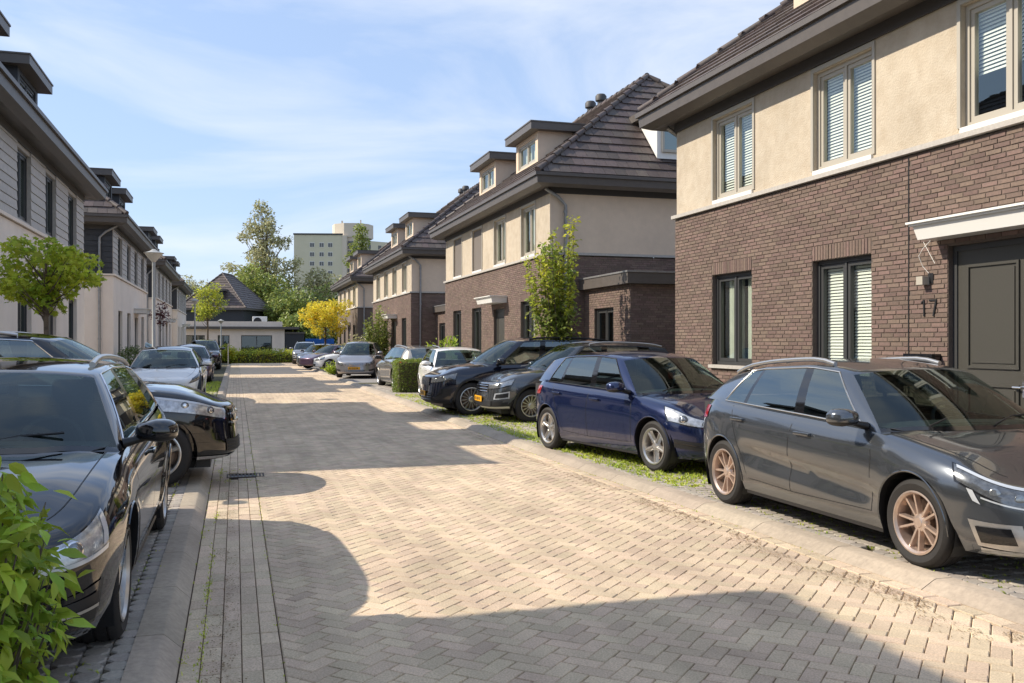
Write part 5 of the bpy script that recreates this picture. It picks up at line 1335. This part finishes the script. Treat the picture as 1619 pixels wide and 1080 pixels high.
bush('shrub', 'small dark conifer against the corner of the third brick house', (6.9, 46.2, .06), .7, 3.6, 3000, .14, 'leaf_mid')
bush('shrub', 'dusty flowering shrub left of the small dark conifer', (6.7, 50.2, .06), 1.1, 2.1, 3000, .14, 'leaf_pale')
bush('shrub', 'green shrub behind the silver hatchback', (6.9, 36.6, .06), 1.0, 1.15, 2200, .12, 'leaf_hedge')
bush('shrub', 'small bright green bush at the kerb beside the silver hatchback', (4.5, 44.3, .04), .45, .7, 800, .10, 'leaf_laurel')
bush('shrub', 'bright yellow green shrub at the left end of the far hedge', (-.9, 72.0, 0), .9, 1.5, 1500, .2, 'leaf_mix')
bp_ = thing('potted_bush', 'round clipped dark bush in a planter in front of the second white house', 'plant', (-3.35, 33.6, .08))
m = MB(); m.lathe([(0, 0), (.20, 0), (.26, .55), (.23, .55), (.22, .5), (0, .5)], 16); m.build('pot', 'pot', bp_, smooth=40)
P, d = crown_pts([(Vector((0, 0, 1.05)), .45)], 1500); leaves(P, .07, 'quad', 'leaf_dark', bp_, 'crown')
# distant trees
tree('poplar_tree', 'tall loose poplar with pale leaves and sky showing through it', (3.5, 120, 0), 5, .30, 10.2, 4.5, 9.4, 170, .85, 13000, .34, 'leaf_pale', group='trees beyond the street', shapef=lambda z: 1.05-.55*max(0, z), droop=1)
tree('poplar_tree', 'dense green tree low in front of the tall loose poplar', (2.2, 112, 0), 3, .3, 6.0, 3.6, 4.6, 70, 1.3, 8000, .40, 'leaf_mid', group='trees beyond the street')
TB = [(6.8, 105, 4.2, 3.2, 3.6, 'leaf_dark', 'dark low tree between the poplar and the yellow tree'), (9.9, 118, 6.4, 3.6, 4.4, 'leaf_pale', 'wide pale brown tree in front of the apartment tower'),
      (5.5, 100, 3.8, 2.8, 3.2, 'leaf_mid', 'mid green tree behind the yellow street tree'), (12.6, 112, 5.0, 3.0, 4.4, 'leaf_dark', 'dark tree hidden partly by the farthest brick house'),
      (6.0, 126, 5.2, 3.0, 4.0, 'leaf_dark', 'dark tree right of the dark roofed house'), (-6.6, 150, 7.6, 3.6, 5.0, 'leaf_pale', 'pale tree top peeking over the left roofs'),
      (5.9, 89, 2.4, 1.8, 2.0, 'leaf_mid', 'rounded green bush tree at the right end of the low white building')]
for (x, y, cz, rx, rz_, mt, lb__) in TB:
    tree('leafy_tree', lb__, (x, y, 0), cz*.45, .22, cz, rx, rz_, 50, 1.05, 5200, .36, mt, group='trees beyond the street')
tree('cypress_poplar', 'narrow upright green tree beside the apartment tower', (20.9, 160, 0), 4, .3, 12.5, 2.1, 10.0, 90, 1.1, 9500, .45, 'leaf_mid', group='trees beyond the street', shapef=lambda z: 1-.55*max(0, z))
# ---------------------------------------------------------------- street lamps
def lamp(label, loc, H=4.2):
    t = thing('street_lamp', label, 'street lamp', loc, 0, 'street lamps')
    m = MB(); m.lathe([(0, 0), (.075, 0), (.075, 1.0), (.05, 1.03), (.045, H-.25), (0, H-.25)], 14); m.build('pole', 'pole', t, smooth=40)
    m = MB(); m.lathe([(.05, H-.27), (.09, H-.22), (.24, H-.04), (.255, H-.02)], 24); m.build('bowl', 'lampglass', t, smooth=40)
    m = MB(); m.lathe([(.27, H-.025), (.285, H-.01), (.12, H+.04), (.04, H+.10), (0, H+.10)], 24); m.build('lamp_cap', 'pole', t, smooth=40)
lamp('nearest street lamp with disc shaped head in front of the second white house', (-2.25, 28.3, .05), 4.15)
lamp('second street lamp, halfway along the left side beside the small street tree', (-2.45, 61.5, .05), 4.2)
lamp('short looking farthest street lamp at the end of the left side', (-1.15, 80.5, 0), 3.4)
sl = thing('traffic_post', 'thin upright orange topped post beside the far end of the left kerb', 'post', (-.45, 64.0, .0)); m = MB(); m.lathe([(0, 0), (.03, 0), (.03, 1.5), (0, 1.5)], 8); m.build('pole', 'pole', sl)
# ---------------------------------------------------------------- end of the street
ew = thing('low_building', 'low white flat roofed building with big windows across the end of the street', 'building', (0, 0, 0))
Yw = 86.0; xL, xR = -5.0, 4.3
m = MB(); 
hol = [(-4.2, -2.6), (-1.5, -.5), (.5, 3.2)]
def wally(mb, Y, x0, x1, z0, z1, holes, dep=.2):
    xs_ = sorted({x0, x1, *[v for h in holes for v in h[:2]]}); zs_ = sorted({z0, z1, *[v for h in holes for v in h[2:]]})
    for a, b in zip(xs_, xs_[1:]):
        for c, d in zip(zs_, zs_[1:]):
            if any(h[0] < (a+b)/2 < h[1] and h[2] < (c+d)/2 < h[3] for h in holes): continue
            mb.quad((a, Y, c), (b, Y, c), (b, Y, d), (a, Y, d))
    for (a, b, c, d) in holes:
        e = Y+dep
        mb.quad((a, Y, c), (a, e, c), (a, e, d), (a, Y, d)); mb.quad((b, Y, c), (b, e, c), (b, e, d), (b, Y, d)); mb.quad((a, Y, d), (b, Y, d), (b, e, d), (a, e, d)); mb.quad((a, Y, c), (b, Y, c), (b, e, c), (a, e, c))
H_ = [(a, b, .35, 2.2) for a, b in hol]
wally(m, Yw, xL, xR, -.1, 2.75, H_); m.quad((xR, Yw, -.1), (xR, Yw+7, -.1), (xR, Yw+7, 2.75), (xR, Yw, 2.75)); m.quad((xL, Yw, -.1), (xL, Yw+7, -.1), (xL, Yw+7, 2.75), (xL, Yw, 2.75)); m.build('wall', 'render', ew)
m = MB(); m.box(xL-.2, xR+1.3, Yw-.35, Yw+7, 2.75, 2.98); m.build('roof', 'fascia', ew); m = MB(); m.box(xL-.2, xR-.2, Yw-.05, Yw+.15, 2.985, 3.45); m.build('parapet', 'render', ew)
m = MB(); m.quad((xL+.1, Yw+1.5, 0), (xR-.1, Yw+1.5, 0), (xR-.1, Yw+1.5, 2.7), (xL+.1, Yw+1.5, 2.7)); m.build('room', 'room', ew)
for a, b, c, d in H_:
    m = MB(); f_ = .07; m.box(a+.002, a+f_, Yw+.06, Yw+.14, c, d-.002); m.box(b-f_, b-.002, Yw+.06, Yw+.14, c, d-.002); m.box(a+f_, b-f_, Yw+.06, Yw+.14, c, c+f_); m.box(a+f_, b-f_, Yw+.06, Yw+.14, d-f_, d-.002); mid = (a+b)/2; m.box(mid-.03, mid+.03, Yw+.062, Yw+.138, c+f_, d-f_)
    W_ = m.build('window', 'frame_dark', ew)
    for p, q in ((a+f_, mid-.03), (mid+.03, b-f_)):
        m = MB(); m.quad((p, Yw+.1, c+f_), (q, Yw+.1, c+f_), (q, Yw+.1, d-f_), (p, Yw+.1, d-f_)); m.build('pane', 'wglass', W_)
sd = thing('shed', 'dark boarded shed at the right end of the low white building', 'shed', (4.35, 86.0, 0)); m = MB(); m.box(0, 1.7, 0, 5, -.1, 2.35); m.build('wall', 'board_dark', sd); m = MB(); m.box(-.0, 1.75, -.1, 5.1, 2.35, 2.5); m.build('roof', 'fascia', sd)
bc = thing('container', 'bright blue container with pale patches behind the yellow tree', 'container', (6.15, 86, 0)); m = MB(); m.box(0, 2.6, 0, 3, 0, 1.9)
for k in range(8): m.box(.1+k*.32, .2+k*.32, -.05, -.001, .1, 1.8)
m.build('box', 'blue', bc); m = MB(); m.box(.3, .8, -.06, -.052, .9, 1.3); m.box(1.3, 2.2, -.06, -.052, 1.0, 1.3); m.build('sign', 'white', bc)
dh_ = thing('dark_house', 'dark boarded house with a tiled hip roof and dormer behind the low white building', 'house', (1.0, 94.5, 0), R_(-20))
m = MB(); m.box(-6.6, -.4, .4, 8.4, 0, 4.9); m.build('wall', 'board_dark', dh_)
hip_roof(dh_, -7.0, 0, 0, 8.8, 4.95, 8.6, 3.0)
m = MB(); m.box(-7.05, .05, -.05, 8.85, 4.78, 4.95); m.build('eaves', 'fascia', dh_)
m = MB(); m.box(-5.0, -2.6, .45, 3.0, 5.5, 6.7); d_ = m.build('dormer', 'board_dark', dh_); m = MB(); m.box(-5.2, -2.4, .2, 3.0, 6.7, 6.9); m.build('dormer_roof', 'fascia', d_); m = MB(); m.box(-4.7, -2.9, .4, .449, 5.75, 6.55); m.build('window', 'towerglass', d_)
m = MB(); m.tube([(-.3, 7.0, 0), (-.3, 7.0, 4.8)], .06, 8); m.build('downpipe', 'gutterw', dh_)
ac = thing('air_conditioner', 'white air conditioning unit on the flat roof in front of the dark house', 'air conditioner', (1.5, 87, 2.98)); m = MB(); rbox(0, 1.3, 0, .5, 0, .95, .04, m); m.build('casing', 'white', ac, smooth=40); m = MB(); m.lathe([(0, 0), (.33, 0), (.35, -.02), (.35, .02)], 20, (.45, -.01, .5), 'y'); m.build('fan', 'black', ac)
# apartment tower
tw_ = thing('apartment_tower', 'pale green apartment tower with cream penthouse rising behind the trees', 'building', (32.5, 294, 0), R_(-14))
m = MB(); m.box(-15.2, 0, 0, 14, 0, 35.4); m.build('wall', 'tower', tw_)
m = MB(); m.box(0.0, 1.4, -.3, 14, 0, 35.3); m.box(1.4, 4.9, 1.6, 14, 0, 35.0); m.build('stair_core', 'tower2', tw_)
m = MB(); 
c_, s_2 = math.cos(R_(38)), math.sin(R_(38))
def wv(x, y, z): return (4.9+x*c_-y*s_2, 1.2+x*s_2+y*c_, z)
m.hexa([wv(0, 0, 0), wv(14, 0, 0), wv(14, 10, 0), wv(0, 10, 0), wv(0, 0, 34), wv(14, 0, 34), wv(14, 10, 34), wv(0, 10, 34)]); m.build('wing', 'tower', tw_)
m = MB(); m.lathe([(0, 0), (6.6, 0), (6.6, 4.4), (0, 4.4)], 10, (2.4, 7.5, 35.0)); m.box(-1, -.5, 5, 5.5, 39.4, 40.6); m.box(5, 5.4, 5, 5.4, 39.4, 40.9); m.build('penthouse', 'tower2', tw_)
m = MB(); m.box(-15.4, .2, -.2, 0, 35.4, 35.9); m.build('roof_edge', 'soffit', tw_)
for r in range(12):
    z = 35.4-3.95-r*2.95
    if z < 1: break
    for cx_ in (-9.5, -6.5, -3.8):
        m = MB(); m.box(cx_-.75, cx_+.75, -.08, -.002, z, z+1.5); W_ = m.build('window', 'white', tw_); m = MB(); m.box(cx_-.65, cx_-.05, -.12, -.082, z+.12, z+1.38); m.box(cx_+.05, cx_+.65, -.12, -.082, z+.12, z+1.38); m.build('pane', 'towerglass', W_)
    m = MB(); m.box(1.6, 4.8, 1.45, 1.598, z-.2, z+2.2); m.build('window', 'towerglass', tw_)
    for cx_ in (4, 8):
        a = [wv(cx_-.6, -.06, z), wv(cx_+.6, -.06, z), wv(cx_+.6, -.002, z), wv(cx_-.6, -.002, z)]; m = MB(); m.hexa(a+[(p[0], p[1], z+1.3) for p in a]); m.build('window', 'towerglass', tw_)
